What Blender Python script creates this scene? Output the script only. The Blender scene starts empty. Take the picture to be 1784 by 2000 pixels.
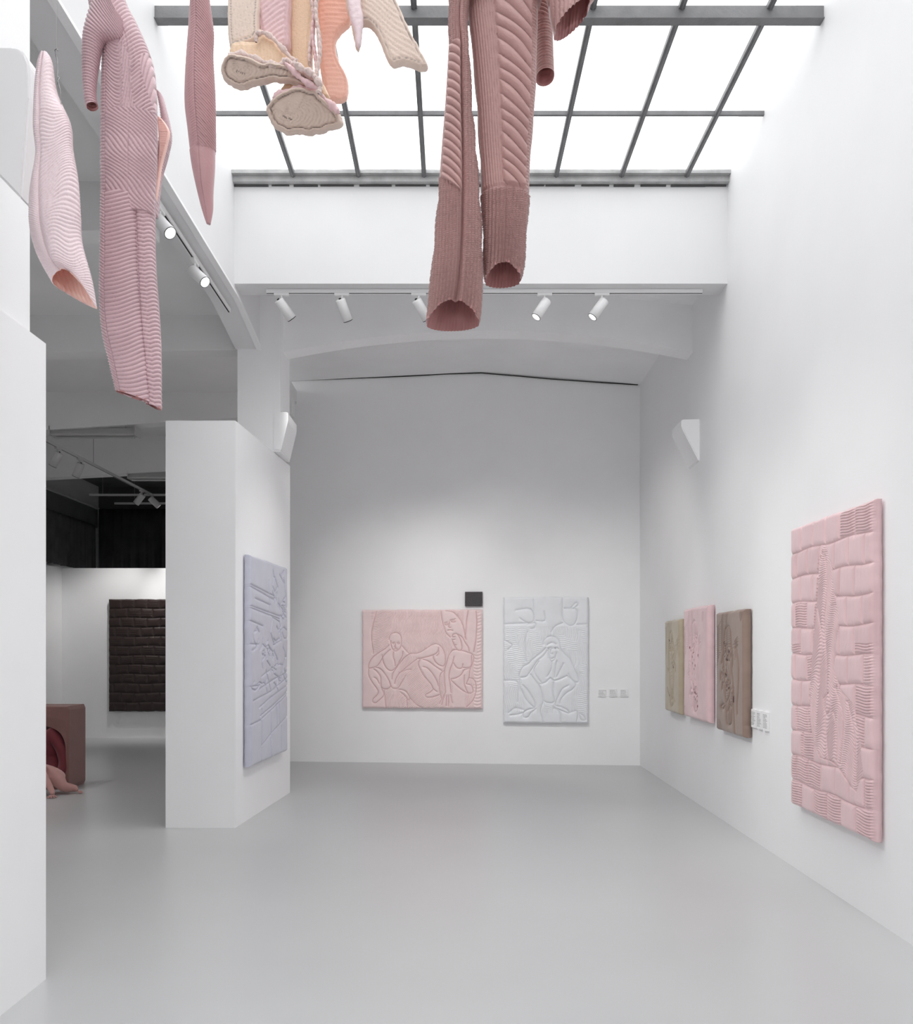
import bpy, bmesh, math, random
import numpy as np
from mathutils import Vector, Matrix
from mathutils.geometry import delaunay_2d_cdt

random.seed(4)
SC = bpy.context.scene
COL = SC.collection
F = 1700.0; VX, VY, EYE = 884.0, 1268.0, 1.5

# ------------------------------------------------------------------ camera
cam_d = bpy.data.cameras.new('camera'); cam = bpy.data.objects.new('camera', cam_d); COL.objects.link(cam)
cam_d.sensor_fit = 'HORIZONTAL'; cam_d.sensor_width = 36.0; cam_d.lens = 36.0 * F / 1784.0
cam_d.shift_x = (892 - VX) / 1784.0; cam_d.shift_y = (VY - 1000) / 1784.0
cam_d.clip_start = .05; cam_d.clip_end = 200
cam.location = (0, 0, EYE); cam.rotation_euler = (math.pi / 2, 0, 0)
SC.camera = cam
# ------------------------------------------------------------------ sky and exposure
SKY = 3.25      # zenith radiance
w = bpy.data.worlds.new('overcast_sky'); SC.world = w; w.use_nodes = True
bg = w.node_tree.nodes['Background']; bg.inputs[0].default_value = (.985, .99, 1, 1); 
# CIE overcast sky: zenith three times as bright as the horizon
_t = w.node_tree; _g = _t.nodes.new('ShaderNodeTexCoord'); _s = _t.nodes.new('ShaderNodeSeparateXYZ'); _m = _t.nodes.new('ShaderNodeMapRange')
_m.inputs[1].default_value = 0; _m.inputs[2].default_value = 1; _m.inputs[3].default_value = SKY / 3; _m.inputs[4].default_value = SKY
_t.links.new(_g.outputs['Generated'], _s.inputs[0]); _t.links.new(_s.outputs['Z'], _m.inputs[0]); _t.links.new(_m.outputs[0], bg.inputs[1])
vs = SC.view_settings
vs.view_transform = 'Standard'; vs.look = 'None'; vs.gamma = 1; vs.use_curve_mapping = False; vs.exposure = 0.10
SC.cycles.max_bounces = 14; SC.cycles.diffuse_bounces = 10; SC.cycles.transparent_max_bounces = 12
SC.cycles.caustics_reflective = False; SC.cycles.caustics_refractive = False
SC.cycles.sample_clamp_indirect = 6
# opening of the roof light: a portal that guides sampling of the sky
pl = bpy.data.lights.new('sky_portal', 'AREA'); pl.shape = 'RECTANGLE'; pl.size = 4.3; pl.size_y = 10.5
pl.cycles.is_portal = True
po = bpy.data.objects.new('sky_portal', pl); COL.objects.link(po); po.location = (.27, 2.25, 5.75)

SPOT_W = 100.0; FILL_W = 66.0

# ------------------------------------------------------------------ helpers
def P(px, py, Y): return Vector(((px - VX) * Y / F, Y, EYE - (py - VY) * Y / F))
def srgb(r, g, b):
    f = lambda c: (c / 255 / 12.92) if c / 255 <= .04045 else ((c / 255 + .055) / 1.055) ** 2.4
    return (f(r), f(g), f(b), 1)
def tag(o, label=None, cat=None, group=None, kind=None):
    if label: o['label'] = label
    if cat: o['category'] = cat
    if group: o['group'] = group
    if kind: o['kind'] = kind
    return o
def thing(name, loc, label, cat, group=None, rot=None):
    o = bpy.data.objects.new(name, None); COL.objects.link(o); o.location = loc
    o.empty_display_size = .1
    if rot: o.rotation_euler = rot
    return tag(o, label, cat, group)
def mesh_obj(name, verts, faces, mat, parent=None, smooth=False, attr=None, world=True):
    me = bpy.data.meshes.new(name)
    me.from_pydata([tuple(v) for v in verts], [], [tuple(int(i) for i in f) for f in faces])
    me.update()
    if smooth: me.polygons.foreach_set('use_smooth', [True] * len(me.polygons))
    if attr:
        for k, a in attr.items():
            at = me.attributes.new(k, 'FLOAT', 'POINT'); at.data.foreach_set('value', np.asarray(a, dtype=np.float32))
    if mat: me.materials.append(mat)
    o = bpy.data.objects.new(name, me); COL.objects.link(o)
    if parent:
        o.parent = parent
        if world: o.matrix_parent_inverse = world_m(parent).inverted()
    return o
def world_m(o):
    m = Matrix.LocRotScale(o.location, o.rotation_euler, o.scale)
    if o.parent: m = world_m(o.parent) @ o.matrix_parent_inverse @ m
    return m
def bm_obj(name, bm, mat, parent=None, smooth=False, world=True, kind=None):
    bmesh.ops.recalc_face_normals(bm, faces=bm.faces)
    me = bpy.data.meshes.new(name); bm.to_mesh(me); bm.free()
    if smooth:
        me.polygons.foreach_set('use_smooth', [True] * len(me.polygons))
    if mat: me.materials.append(mat)
    o = bpy.data.objects.new(name, me); COL.objects.link(o)
    if parent:
        o.parent = parent
        if world: o.matrix_parent_inverse = world_m(parent).inverted()
    if kind: o['kind'] = kind
    return o
def prism(bm, pts, vec):
    """closed polygon pts extruded by vec"""
    a = [bm.verts.new(p) for p in pts]; b = [bm.verts.new(Vector(p) + Vector(vec)) for p in pts]
    n = len(a)
    bm.faces.new(a); bm.faces.new(b[::-1])
    for i in range(n): bm.faces.new((a[i], b[i], b[(i + 1) % n], a[(i + 1) % n]))
def box(bm, x0, x1, y0, y1, z0, z1, bev=0):
    pts = [(x0, y0, z0), (x1, y0, z0), (x1, y1, z0), (x0, y1, z0)]
    if bev:
        t = bmesh.new(); prism(t, pts, (0, 0, z1 - z0)); bmesh.ops.recalc_face_normals(t, faces=t.faces)
        bmesh.ops.bevel(t, geom=t.edges[:], offset=bev, segments=2, affect='EDGES', profile=.6)
        me = bpy.data.meshes.new('tmp'); t.to_mesh(me); t.free(); bm.from_mesh(me); bpy.data.meshes.remove(me)
    else: prism(bm, pts, (0, 0, z1 - z0))
def cyl(bm, a, b, r, n=20, r2=None, cap=True):
    a = Vector(a); b = Vector(b); d = (b - a).normalized(); r2 = r if r2 is None else r2
    q = d.to_track_quat('Z', 'Y'); A = []; B = []
    for i in range(n):
        t = 2 * math.pi * i / n; o = q @ Vector((math.cos(t), math.sin(t), 0))
        A.append(bm.verts.new(a + o * r)); B.append(bm.verts.new(b + o * r2))
    for i in range(n): bm.faces.new((A[i], A[(i + 1) % n], B[(i + 1) % n], B[i]))
    if cap: bm.faces.new(A[::-1]); bm.faces.new(B)
def struct(name, mat, *boxes, parent=None):
    bm = bmesh.new()
    for b in boxes: box(bm, *b)
    o = bm_obj(name, bm, mat, parent)
    if not parent: o['kind'] = 'structure'
    return o

# ------------------------------------------------------------------ materials
def new_mat(name):
    m = bpy.data.materials.new(name); m.use_nodes = True
    nt = m.node_tree; return m, nt, nt.nodes['Principled BSDF']
def N(nt, t, **kw):
    n = nt.nodes.new(t)
    for k, v in kw.items():
        if k.startswith('i_'): n.inputs[k[2:].replace('_', ' ')].default_value = v
        else: setattr(n, k, v)
    return n
def paint(name, col, rough=.6, var=.03, bump=.05, scale=3.0, spec=.3):
    m, nt, b = new_mat(name)
    tc = N(nt, 'ShaderNodeTexCoord'); n1 = N(nt, 'ShaderNodeTexNoise', i_Scale=scale, i_Detail=6.0)
    nt.links.new(tc.outputs['Object'], n1.inputs['Vector'])
    cr = N(nt, 'ShaderNodeValToRGB')
    c = np.array(col[:3])
    cr.color_ramp.elements[0].color = (*np.clip(c * (1 - var), 0, 1), 1); cr.color_ramp.elements[0].position = .3
    cr.color_ramp.elements[1].color = (*np.clip(c * (1 + var), 0, 1), 1); cr.color_ramp.elements[1].position = .7
    nt.links.new(n1.outputs[0], cr.inputs[0]); nt.links.new(cr.outputs[0], b.inputs['Base Color'])
    n2 = N(nt, 'ShaderNodeTexNoise', i_Scale=scale * 6, i_Detail=8.0); nt.links.new(tc.outputs['Object'], n2.inputs['Vector'])
    bp = N(nt, 'ShaderNodeBump', i_Strength=bump, i_Distance=.02); nt.links.new(n2.outputs[0], bp.inputs['Height'])
    nt.links.new(bp.outputs[0], b.inputs['Normal'])
    b.inputs['Roughness'].default_value = rough; b.inputs['Specular IOR Level'].default_value = spec
    return m
def plain(name, col, rough=.5, metal=0, emit=0, spec=.4):
    m, nt, b = new_mat(name)
    b.inputs['Base Color'].default_value = col; b.inputs['Roughness'].default_value = rough
    b.inputs['Metallic'].default_value = metal; b.inputs['Specular IOR Level'].default_value = spec
    if emit:
        b.inputs['Emission Color'].default_value = (1, .98, .95, 1); b.inputs['Emission Strength'].default_value = emit
    return m
def fabric(name, col, thread=None, rough=.48, sheen=.3, var=.06, bump=.35, thr_fac=.8, scale=60):
    """satin-like quilted cloth; the 'stitch' attribute is where the thread runs"""
    m, nt, b = new_mat(name)
    thread = thread or tuple(c * .55 for c in col[:3]) + (1,)
    tc = N(nt, 'ShaderNodeTexCoord')
    n1 = N(nt, 'ShaderNodeTexNoise', i_Scale=7.0, i_Detail=4.0); nt.links.new(tc.outputs['Object'], n1.inputs['Vector'])
    cr = N(nt, 'ShaderNodeValToRGB'); c = np.array(col[:3])
    cr.color_ramp.elements[0].color = (*np.clip(c * (1 - var), 0, 1), 1); cr.color_ramp.elements[0].position = .35
    cr.color_ramp.elements[1].color = (*np.clip(c * (1 + var), 0, 1), 1); cr.color_ramp.elements[1].position = .65
    nt.links.new(n1.outputs[0], cr.inputs[0])
    at = N(nt, 'ShaderNodeAttribute', attribute_name='stitch')
    mu = N(nt, 'ShaderNodeMath', operation='MULTIPLY'); mu.inputs[1].default_value = thr_fac
    nt.links.new(at.outputs['Fac'], mu.inputs[0])
    mx = N(nt, 'ShaderNodeMix', data_type='RGBA')
    nt.links.new(mu.outputs[0], mx.inputs[0]); nt.links.new(cr.outputs[0], mx.inputs[6]); mx.inputs[7].default_value = thread
    nt.links.new(mx.outputs[2], b.inputs['Base Color'])
    n2 = N(nt, 'ShaderNodeTexNoise', i_Scale=float(scale), i_Detail=3.0, i_Distortion=.6); nt.links.new(tc.outputs['Object'], n2.inputs['Vector'])
    bp = N(nt, 'ShaderNodeBump', i_Strength=bump, i_Distance=.004); nt.links.new(n2.outputs[0], bp.inputs['Height'])
    nt.links.new(bp.outputs[0], b.inputs['Normal'])
    b.inputs['Roughness'].default_value = rough; b.inputs['Sheen Weight'].default_value = sheen
    b.inputs['Specular IOR Level'].default_value = .5
    return m

M = {}
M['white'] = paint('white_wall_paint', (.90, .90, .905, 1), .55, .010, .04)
M['white_dimmed'] = paint('dimmed_side_wall_paint', (.845, .845, .85, 1), .6, .012, .04, 2.0)  # right wall's white, darkened in colour so skylight does not clip on it
M['well'] = paint('dimmed_white_wall_paint', (.77, .77, .775, 1), .6, .02, .06, 1.5)  # same white wall, colour lowered to dim the brightly lit well
M['soffit'] = paint('aged_white_plaster', (.90, .90, .905, 1), .65, .02, .12, 2.5)
M['grey_ceiling'] = paint('grey_concrete_paint', (.80, .80, .80, 1), .7, .03, .1, 1.5)
M['dim_bay_dark_trim'] = paint('dim_bay_dark_trim_paint', (.10, .10, .10, 1), .8, .1, .1)  # dimness beyond the last beam put into colour; also dark joint and trim
M['steel'] = paint('grey_painted_steel', (.2, .2, .205, 1), .5, .12, .1, 9)
M['alu'] = paint('weathered_flashing', (.42, .42, .42, 1), .5, .2, .2, 8)
M['lampwhite'] = plain('white_powder_coat', (.86, .86, .86, 1), .35)
M['lampgrey'] = plain('grey_powder_coat', (.5, .5, .5, 1), .4)
M['black'] = plain('black_plastic', (.02, .02, .02, 1), .5)
M['lens'] = plain('lit_spotlight_lens', (1, 1, 1, 1), .3, 0, 6)
M['wire'] = plain('thin_steel_wire', (.35, .35, .35, 1), .35, .9)
M['nylon'] = plain('clear_nylon_line', (.7, .7, .7, 1), .3)
M['label'] = plain('white_label_card', (.86, .86, .86, 1), .4)
M['ink'] = plain('grey_label_ink', (.25, .25, .26, 1), .6)
M['cable'] = plain('black_cable', (.025, .025, .025, 1), .6)
M['curtain'] = paint('black_curtain_cloth', (.028, .028, .03, 1), .9, .15, .1, 5, .1)
M['curtain_l'] = paint('charcoal_curtain_cloth', (.07, .07, .072, 1), .9, .15, .1, 5, .1)
# floor: polished grey resin with faint cloudy wear
m, nt, b = new_mat('polished_grey_resin_floor')
tc = N(nt, 'ShaderNodeTexCoord'); n1 = N(nt, 'ShaderNodeTexNoise', i_Scale=.55, i_Detail=4.0, i_Roughness=.5)
nt.links.new(tc.outputs['Object'], n1.inputs['Vector'])
cr = N(nt, 'ShaderNodeValToRGB'); e = cr.color_ramp.elements
e[0].position = .3; e[0].color = (.485, .487, .49, 1); e[1].position = .72; e[1].color = (.52, .522, .525, 1)
nt.links.new(n1.outputs[0], cr.inputs[0]); nt.links.new(cr.outputs[0], b.inputs['Base Color'])
rr = N(nt, 'ShaderNodeMapRange'); rr.inputs[3].default_value = .24; rr.inputs[4].default_value = .30
n3 = N(nt, 'ShaderNodeTexNoise', i_Scale=1.2, i_Detail=3.0); nt.links.new(tc.outputs['Object'], n3.inputs['Vector'])
b.inputs['Roughness'].default_value = .31
n4 = N(nt, 'ShaderNodeTexNoise', i_Scale=5.0, i_Detail=3.0); nt.links.new(tc.outputs['Object'], n4.inputs['Vector'])
bp = N(nt, 'ShaderNodeBump', i_Strength=.02, i_Distance=.01); 
b.inputs['Specular IOR Level'].default_value = .42
M['floor'] = m
# roof-light panes: translucent sheet with faint dust
m, nt, b = new_mat('dusty_roof_glazing')
out = nt.nodes['Material Output']; nt.nodes.remove(b)
tr = N(nt, 'ShaderNodeBsdfTransparent'); tr.inputs[0].default_value = (.97, .975, .975, 1)
df = N(nt, 'ShaderNodeBsdfTranslucent'); df.inputs[0].default_value = (.9, .9, .9, 1)
mxs = N(nt, 'ShaderNodeMixShader')
tc = N(nt, 'ShaderNodeTexCoord'); mp = N(nt, 'ShaderNodeMapping'); mp.inputs['Scale'].default_value = (6, .8, 1)
n1 = N(nt, 'ShaderNodeTexNoise', i_Scale=1.0, i_Detail=7.0); nt.links.new(tc.outputs['Object'], mp.inputs[0]); nt.links.new(mp.outputs[0], n1.inputs['Vector'])
mr = N(nt, 'ShaderNodeMapRange'); mr.inputs[1].default_value = .4; mr.inputs[2].default_value = .8; mr.inputs[3].default_value = .02; mr.inputs[4].default_value = .25
nt.links.new(n1.outputs[0], mr.inputs[0]); nt.links.new(mr.outputs[0], mxs.inputs[0])
nt.links.new(tr.outputs[0], mxs.inputs[1]); nt.links.new(df.outputs[0], mxs.inputs[2]); nt.links.new(mxs.outputs[0], out.inputs[0])
M['glazing'] = m

# ------------------------------------------------------------------ the room
XR = lambda Y: 2.272 + .0132 * Y               # right wall plane
YB = lambda X: 11.445 - .0887 * X              # back wall plane
WL = -1.88                                      # left face of the roof-light well
GZ = 5.55                                       # height of the glazing
struct('floor', M['floor'], (-9, 4.5, -5, 17, -.1, 0))
bm = bmesh.new()
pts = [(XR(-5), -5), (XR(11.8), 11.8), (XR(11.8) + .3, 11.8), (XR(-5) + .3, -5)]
prism(bm, [(x, y, 0) for x, y in pts], (0, 0, 5.9)); tag(bm_obj('wall_right', bm, M['white_dimmed']), kind='structure')
# back wall with gabled top, open notch low at its left end
bm = bmesh.new()
def yb(x, z): return (x, YB(x), z)
prism(bm, [yb(-2.2, 0), yb(XR(11.3) + .05, 0), yb(XR(11.3) + .05, 5.2), yb(-2.6, 5.2), yb(-2.6, 4.15), yb(-2.2, 4.15)], (0, .2, 0))
tag(bm_obj('wall_back', bm, M['white']), kind='structure')
# ceiling of the back bay (shallow gable)
bm = bmesh.new()
prism(bm, [(-2.6, 7.7, 5.07), (.37, 7.7, 5.13), (XR(8) + .05, 7.7, 4.91), (XR(8) + .05, 7.7, 5.5), (-2.6, 7.7, 5.5)], (0, 4.2, 0))
tag(bm_obj('ceiling', bm, M['soffit']), kind='structure')
# far wall of the roof-light well
struct('wall_skylight_far', M['well'], (WL - .22, XR(7.6) + .02, 7.5, 7.74, 4.65, 5.62))
# left wall of the well: bottom edge dips towards the columns
def zb(Y):
    e = max(0, 8.5 - Y)
    return 4.57 - .14 * max(0, 1 - e / .9) ** 1.1
bm = bmesh.new()
ys = list(np.linspace(-5, 8.5, 120))
prism(bm, [(WL - .24, y, zb(y)) for y in ys] + [(WL - .24, 8.5, 5.62), (WL - .24, -5, 5.62)], (.24, 0, 0))
tag(bm_obj('wall_skylight_left', bm, M['well']), kind='structure')
# thin strip on the lower edge of the well
bm = bmesh.new(); prism(bm, [(WL - .03, y, zb(y) - .012) for y in ys] + [(WL - .03, y, zb(y) + .01) for y in ys[::-1]], (.05, 0, 0))
tag(bm_obj('trim_1', bm, M['soffit']), kind='structure')
# walls closing the space behind and beside the camera
struct('wall_front', M['white'], (-9, 4.5, -5.2, -5, 0, 5.9))
struct('wall_left', M['white'], (-6.9, -6.6, -5, 14.7, 0, 2.87), (-6.9, -6.75, -5, 17, 2.8, 5.6))
struct('wall_left_room_back', M['white'], (-6.7, -1.9, 14.7, 14.85, 0, 2.87))
struct('wall_far_dark', M['dim_bay_dark_trim'], (-7, 0, 16.6, 16.8, 0, 5.6))
struct('wall_left_room_right', M['grey_ceiling'], (-2.3, -2.1, 11.75, 16.7, 0, 5.0))
# left room ceiling and beams
struct('ceiling_left_room', M['grey_ceiling'], (-7, WL - .2, -5, 13.61, 4.78, 4.95))
struct('ceiling_dark_bay', M['dim_bay_dark_trim'], (-7, -2, 13.62, 17, 4.6, 4.95))  # dark colour stands in for the lack of light in this bay
bm = bmesh.new()
def arch_beam(bm, x0, x1, y, t, zmid, zend, ztop, k=24):
    pts = []
    for i in range(k + 1):
        s = i / k; x = x0 + (x1 - x0) * s; e = abs(2 * s - 1)
        pts.append((x, y, zmid - (zmid - zend) * e ** 2.0))
    prism(bm, pts + [(x1, y, ztop), (x0, y, ztop)], (0, t, 0))
for i, y in enumerate((-1.3, 1.15, 3.55, 6.1, 8.55, 11.1, 13.4)):
    x1_ = WL - .24 if y < 8 else -2.05; zl, zr = ((4.38, 4.44) if y < 10 else (4.20, 4.50) if y < 12 else (4.12, 4.36))
    bm = bmesh.new(); prism(bm, [(-6.7, y, zl), (x1_, y, zr), (x1_, y, 4.8), (-6.7, y, 4.8)], (0, .2, 0))
    o = bm_obj('ceiling_beam', bm, M['grey_ceiling']); tag(o, kind='structure')
bm = bmesh.new(); arch_beam(bm, -1.72, XR(8.7) + .02, 8.64, .22, 4.66, 4.44, 5.1)
tag(bm_obj('ceiling_beam', bm, M['soffit']), kind='structure')
# ceiling closing the strip beside the well on the near side
struct('ceiling_near', M['white'], (WL - .24, 3, -5, -3, 5.0, 5.2))
# columns with corbels
def column(name, x0, x1, y0, y1, mat, cx, cz0=3.28, cz1=3.82):
    bm = bmesh.new(); box(bm, x0, x1, y0, y1, cx, 4.95)
    if cx: box(bm, x0 + .02, x1 - .1, y0, y1, 0, cx)
    o = bm_obj(name, bm, mat); tag(o, kind='structure'); return o
column('column', -2.10, -1.68, 8.5, 8.98, M['white'], 3.43)
column('column', -2.3, -1.87, 3.3, 3.85, M['white'], 0)
def corbel(pts, y0, y1, mat=M['white']):
    bm = bmesh.new(); prism(bm, [(x, y0, z) for x, z in pts], (0, y1 - y0, 0))
    bmesh.ops.recalc_face_normals(bm, faces=bm.faces)
    bmesh.ops.bevel(bm, geom=bm.edges[:], offset=.008, segments=2, affect='EDGES')
    tag(bm_obj('corbel', bm, mat), kind='structure')
q = lambda px, py, Y: (P(px, py, Y).x, P(px, py, Y).z)
corbel([(-1.75, 3.815), (-1.605, 3.815), (-1.605, 3.73), (-1.675, 3.44), (-1.75, 3.44)], 8.49, 8.97)
corbel([q(*p, 3.3) for p in ((-80, 112), (38, 112), (54, 116), (65, 127), (72, 146), (73, 210), (57, 405), (-80, 262))], 3.24, 3.3 + .04)
corbel([(2.42, 3.72), (2.21, 3.715), (2.21, 3.64), (2.375, 3.316), (2.42, 3.3)], 8.39, 8.76)
# free-standing partitions
bm = bmesh.new()
A = (-2.41, 7.31); B = (-1.823, 7.31); C = (-1.70, 9.11); D = (-2.29, 9.11)
prism(bm, [(*A, 0), (*B, 0), (*C, 0), (*D, 0)], (0, 0, 3.42)); tag(bm_obj('wall_middle', bm, M['white']), kind='structure')
struct('wall_near_left', M['white'], (-2.45, -1.85, 1.5, 3.96, 0, 2.89))
struct('wall_upper_left', M['white'], (-2.45, WL, -5, 1.5, 0, 4.6))

# ------------------------------------------------------------------ roof light
sky = bpy.data.objects.new('window_1', None); COL.objects.link(sky); sky.location = (.27, 7.5, GZ); sky['kind'] = 'structure'
xs = [(px - VX) * 7.5 / F for px in (575, 702, 829, 957, 1085, 1212, 1338)]
for x in xs:
    bm = bmesh.new(); box(bm, x - .019, x + .019, -3, 7.5, GZ - .012, GZ + .02); box(bm, x - .005, x + .005, -3, 7.5, GZ - .02, GZ - .01)
    bm_obj('mullion', bm, M['steel'], sky)
for Y in (6.59, 4.66, 2.8, .9, -1):
    bm = bmesh.new(); box(bm, WL, XR(7), Y - .012, Y + .012, GZ - .01, GZ + .02); bm_obj('crossbar', bm, M['steel'], sky)
for Y in (5.52, 3.7, 1.85, 0, -1.9):
    bm = bmesh.new(); box(bm, WL, XR(7), Y - .03, Y + .03, GZ - .075, GZ + .01); box(bm, WL, XR(7), Y - .042, Y - .03, GZ - .075, GZ - .07); bm_obj('roof_beam', bm, M['steel'], sky)
bm = bmesh.new(); box(bm, WL - .02, XR(7.5) + .02, 7.44, 7.5, GZ - .05, GZ + .03)
box(bm, WL - .02, XR(7.5) + .02, 7.40, 7.46, GZ + .0, GZ + .03); bm_obj('flashing', bm, M['alu'], sky)
bm = bmesh.new()
rj = random.Random(6); xj = WL
while xj < XR(7.5):
    L_ = rj.uniform(.08, .35); box(bm, xj, min(xj + L_, XR(7.5)), 7.488, 7.502, GZ - .062 - rj.uniform(0, .006), GZ - .052); xj += L_ + rj.uniform(0, .06)
bm_obj('dirty_joint', bm, M['dim_bay_dark_trim'], sky)
xe = [WL] + xs + [XR(7)]
ye = [-3, -1.9, -1, 0, .9, 1.85, 2.8, 3.7, 4.66, 5.52, 6.59, 7.5]
for i in range(len(xe) - 1):
    bm = bmesh.new()
    for j in range(len(ye) - 1):
        v = [bm.verts.new(p) for p in ((xe[i], ye[j], GZ + .02), (xe[i + 1], ye[j], GZ + .02), (xe[i + 1], ye[j + 1], GZ + .02), (xe[i], ye[j + 1], GZ + .02))]
        bm.faces.new(v)
    bm_obj('pane', bm, M['glazing'], sky)

# ------------------------------------------------------------------ track lighting
def aim_rot(d): return Vector(d).to_track_quat('-Z', 'Y').to_euler()
def spotlight(loc, d, label, group, length=.19, r=.043, mat=None, power=0, cone=50, lens_on=True, blend=.9, aim=None):
    """loc = point where the adapter meets the track; d = beam direction"""
    mat = mat or M['lampwhite']
    loc = Vector(loc); d = Vector(d).normalized()
    t = thing('spotlight', loc, label, 'spotlight', group)
    bm = bmesh.new(); ax_, ay_ = (.065, .017) if loc.y > 7.6 and loc.x > -2 else (.017, .065); box(bm, loc.x - ax_, loc.x + ax_, loc.y - ay_, loc.y + ay_, loc.z - .022, loc.z, .004); bm_obj('adapter', bm, mat, t)
    piv = loc + Vector((0, 0, -.075))
    bm = bmesh.new(); cyl(bm, loc + Vector((0, 0, -.02)), piv, .009, 10); cyl(bm, piv - Vector((.012, 0, 0)), piv + Vector((.012, 0, 0)), .016, 12); bm_obj('bracket', bm, mat, t)
    side = d.cross(Vector((0, 1, .01))).normalized()
    a = piv - d * length * .22; a.z -= .018; e = a + d * length
    bm = bmesh.new(); n = 28; qd = d.to_track_quat('Z', 'Y')
    prof = [(0, .0), (r * .8, 0), (r * .96, .004), (r, .012), (r, length), (r * .9, length), (r * .86, length - .022)]
    rings = []
    for pr, pz in prof:
        if pr == 0: rings.append([bm.verts.new(a + d * pz)]); continue
        rings.append([bm.verts.new(a + d * pz + qd @ Vector((math.cos(2 * math.pi * i / n) * pr, math.sin(2 * math.pi * i / n) * pr, 0))) for i in range(n)])
    for k in range(len(rings) - 1):
        for i in range(n):
            if len(rings[k]) == 1: bm.faces.new((rings[k][0], rings[k + 1][i], rings[k + 1][(i + 1) % n]))
            else: bm.faces.new((rings[k][i], rings[k + 1][i], rings[k + 1][(i + 1) % n], rings[k][(i + 1) % n]))
    body = bm_obj('lamp_body', bm, mat, t, smooth=True)
    me = body.data
    for p in me.polygons: p.use_smooth = abs(p.normal.dot(d)) < .6
    bm = bmesh.new(); cyl(bm, e - d * .022, e - d * .02, r * .86, 24); bm_obj('lens', bm, M['lens'] if lens_on else M['lampgrey'], t)
    # dark trim ring
    bm = bmesh.new(); R1 = []; R2 = []; R3 = []
    for i in range(n):
        o = qd @ Vector((math.cos(2 * math.pi * i / n), math.sin(2 * math.pi * i / n), 0))
        R1.append(bm.verts.new(e + o * r * 1.012)); R2.append(bm.verts.new(e + d * .002 + o * r * .93)); R3.append(bm.verts.new(e - d * .004 + o * r * 1.012))
    for i in range(n):
        j = (i + 1) % n; bm.faces.new((R1[i], R1[j], R2[j], R2[i])); bm.faces.new((R3[i], R3[j], R1[j], R1[i]))
    bm_obj('trim_ring', bm, M['black'], t)
    bm = bmesh.new(); k0 = a + d * .006 + side * 0; cyl(bm, k0 - d * .006, k0 - d * .016, .011, 12); bm_obj('knob', bm, M['black'], t)
    if power:
        ld = bpy.data.lights.new('spot_beam', 'SPOT'); ld.energy = power; ld.spot_size = math.radians(cone); ld.spot_blend = blend
        ld.shadow_soft_size = .04; ld.color = (1, .985, .965)
        lo = bpy.data.objects.new('spot_beam', ld); COL.objects.link(lo); lo.location = e + d * .01
        lo.rotation_euler = aim_rot(Vector(aim) - lo.location if aim else d)
        lo.parent = t; lo.matrix_parent_inverse = world_m(t).inverted()
    return t
TZ = 4.63
def track(name_label, a, b, mat, drops=(), top=None, w=.017):
    a = Vector(a); b = Vector(b); t = thing('lighting_track', a, name_label, 'light track')
    bm = bmesh.new(); d = (b - a).normalized(); s = Vector((-d.y, d.x, 0)) * w; u = Vector((0, 0, .032))
    prism(bm, [a - s, a + s, a + s + u, a - s + u], b - a); bm_obj('rail', bm, mat, t)
    bm = bmesh.new(); s2 = s * .35; prism(bm, [a - s2 - u * .03, a + s2 - u * .03, a + s2, a - s2], b - a); bm_obj('slot', bm, M['black'], t)
    for k in drops:
        p = a.lerp(b, k); bm = bmesh.new(); cyl(bm, p + u, Vector((p.x, p.y, top)), .004, 6); bm_obj('suspension_wire', bm, M['wire'], t)
    return t
a = P(521, 571, 7.62); bb = P(1372, 574, 7.62)
track('long white lighting track under the far edge of the skylight well', (a.x, 7.62, 4.615), (bb.x, 7.62, 4.615), M['lampwhite'])
gf = 'white spotlights on the far track'
YT = 7.62
def sx(px): return (px - VX) * YT / F
spotlight((sx(550), YT, 4.615), (.50, .42, -.66), 'white cylinder spotlight, leftmost on the far track, nose pointing right', gf, power=SPOT_W * 1.3, aim=(-.6, 11.4, 1.6))
spotlight((sx(668), YT, 4.615), (.30, .50, -.80), 'second white spotlight from the left on the far track', gf, power=SPOT_W * 1.3, aim=(.75, 11.4, 1.5), cone=56)
spotlight((sx(818), YT, 4.615), (.48, .42, -.72), 'white spotlight on the far track just left of the mauve trouser leg', gf, power=SPOT_W * 1.3, aim=(2.3, 10.2, 1.6), cone=62)
spotlight((sx(1064), YT, 4.615), (-.44, -.12, -.70), 'white spotlight with glowing lens, first right of the mauve trouser legs', gf, power=SPOT_W * .9, aim=(-1.75, 8.3, 1.5))
spotlight((sx(1176), YT, 4.615), (-.50, -.06, -.70), 'rightmost white spotlight on the far track', gf, power=SPOT_W * .5, aim=(-.5, 11.3, 1.6))
# left track under the long side of the well
track('white lighting track under the left edge of the skylight well', (-1.99, 5.0, 4.50), (-1.99, 7.75, 4.50), M['lampwhite'])
spotlight((-1.99, 5.92, 4.50), (.36, -.22, -.42), 'white spotlight with bright lens behind the pink suit legs', 'white spotlights on the left track', power=SPOT_W * 1.6, aim=(2.3, 5.4, 1.4), cone=48)
spotlight((-1.99, 6.72, 4.50), (.36, -.20, -.36), 'white spotlight with bright lens farther along the left track', 'white spotlights on the left track', power=SPOT_W * 1.5, aim=(2.35, 7.3, 1.4), cone=48)
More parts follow.
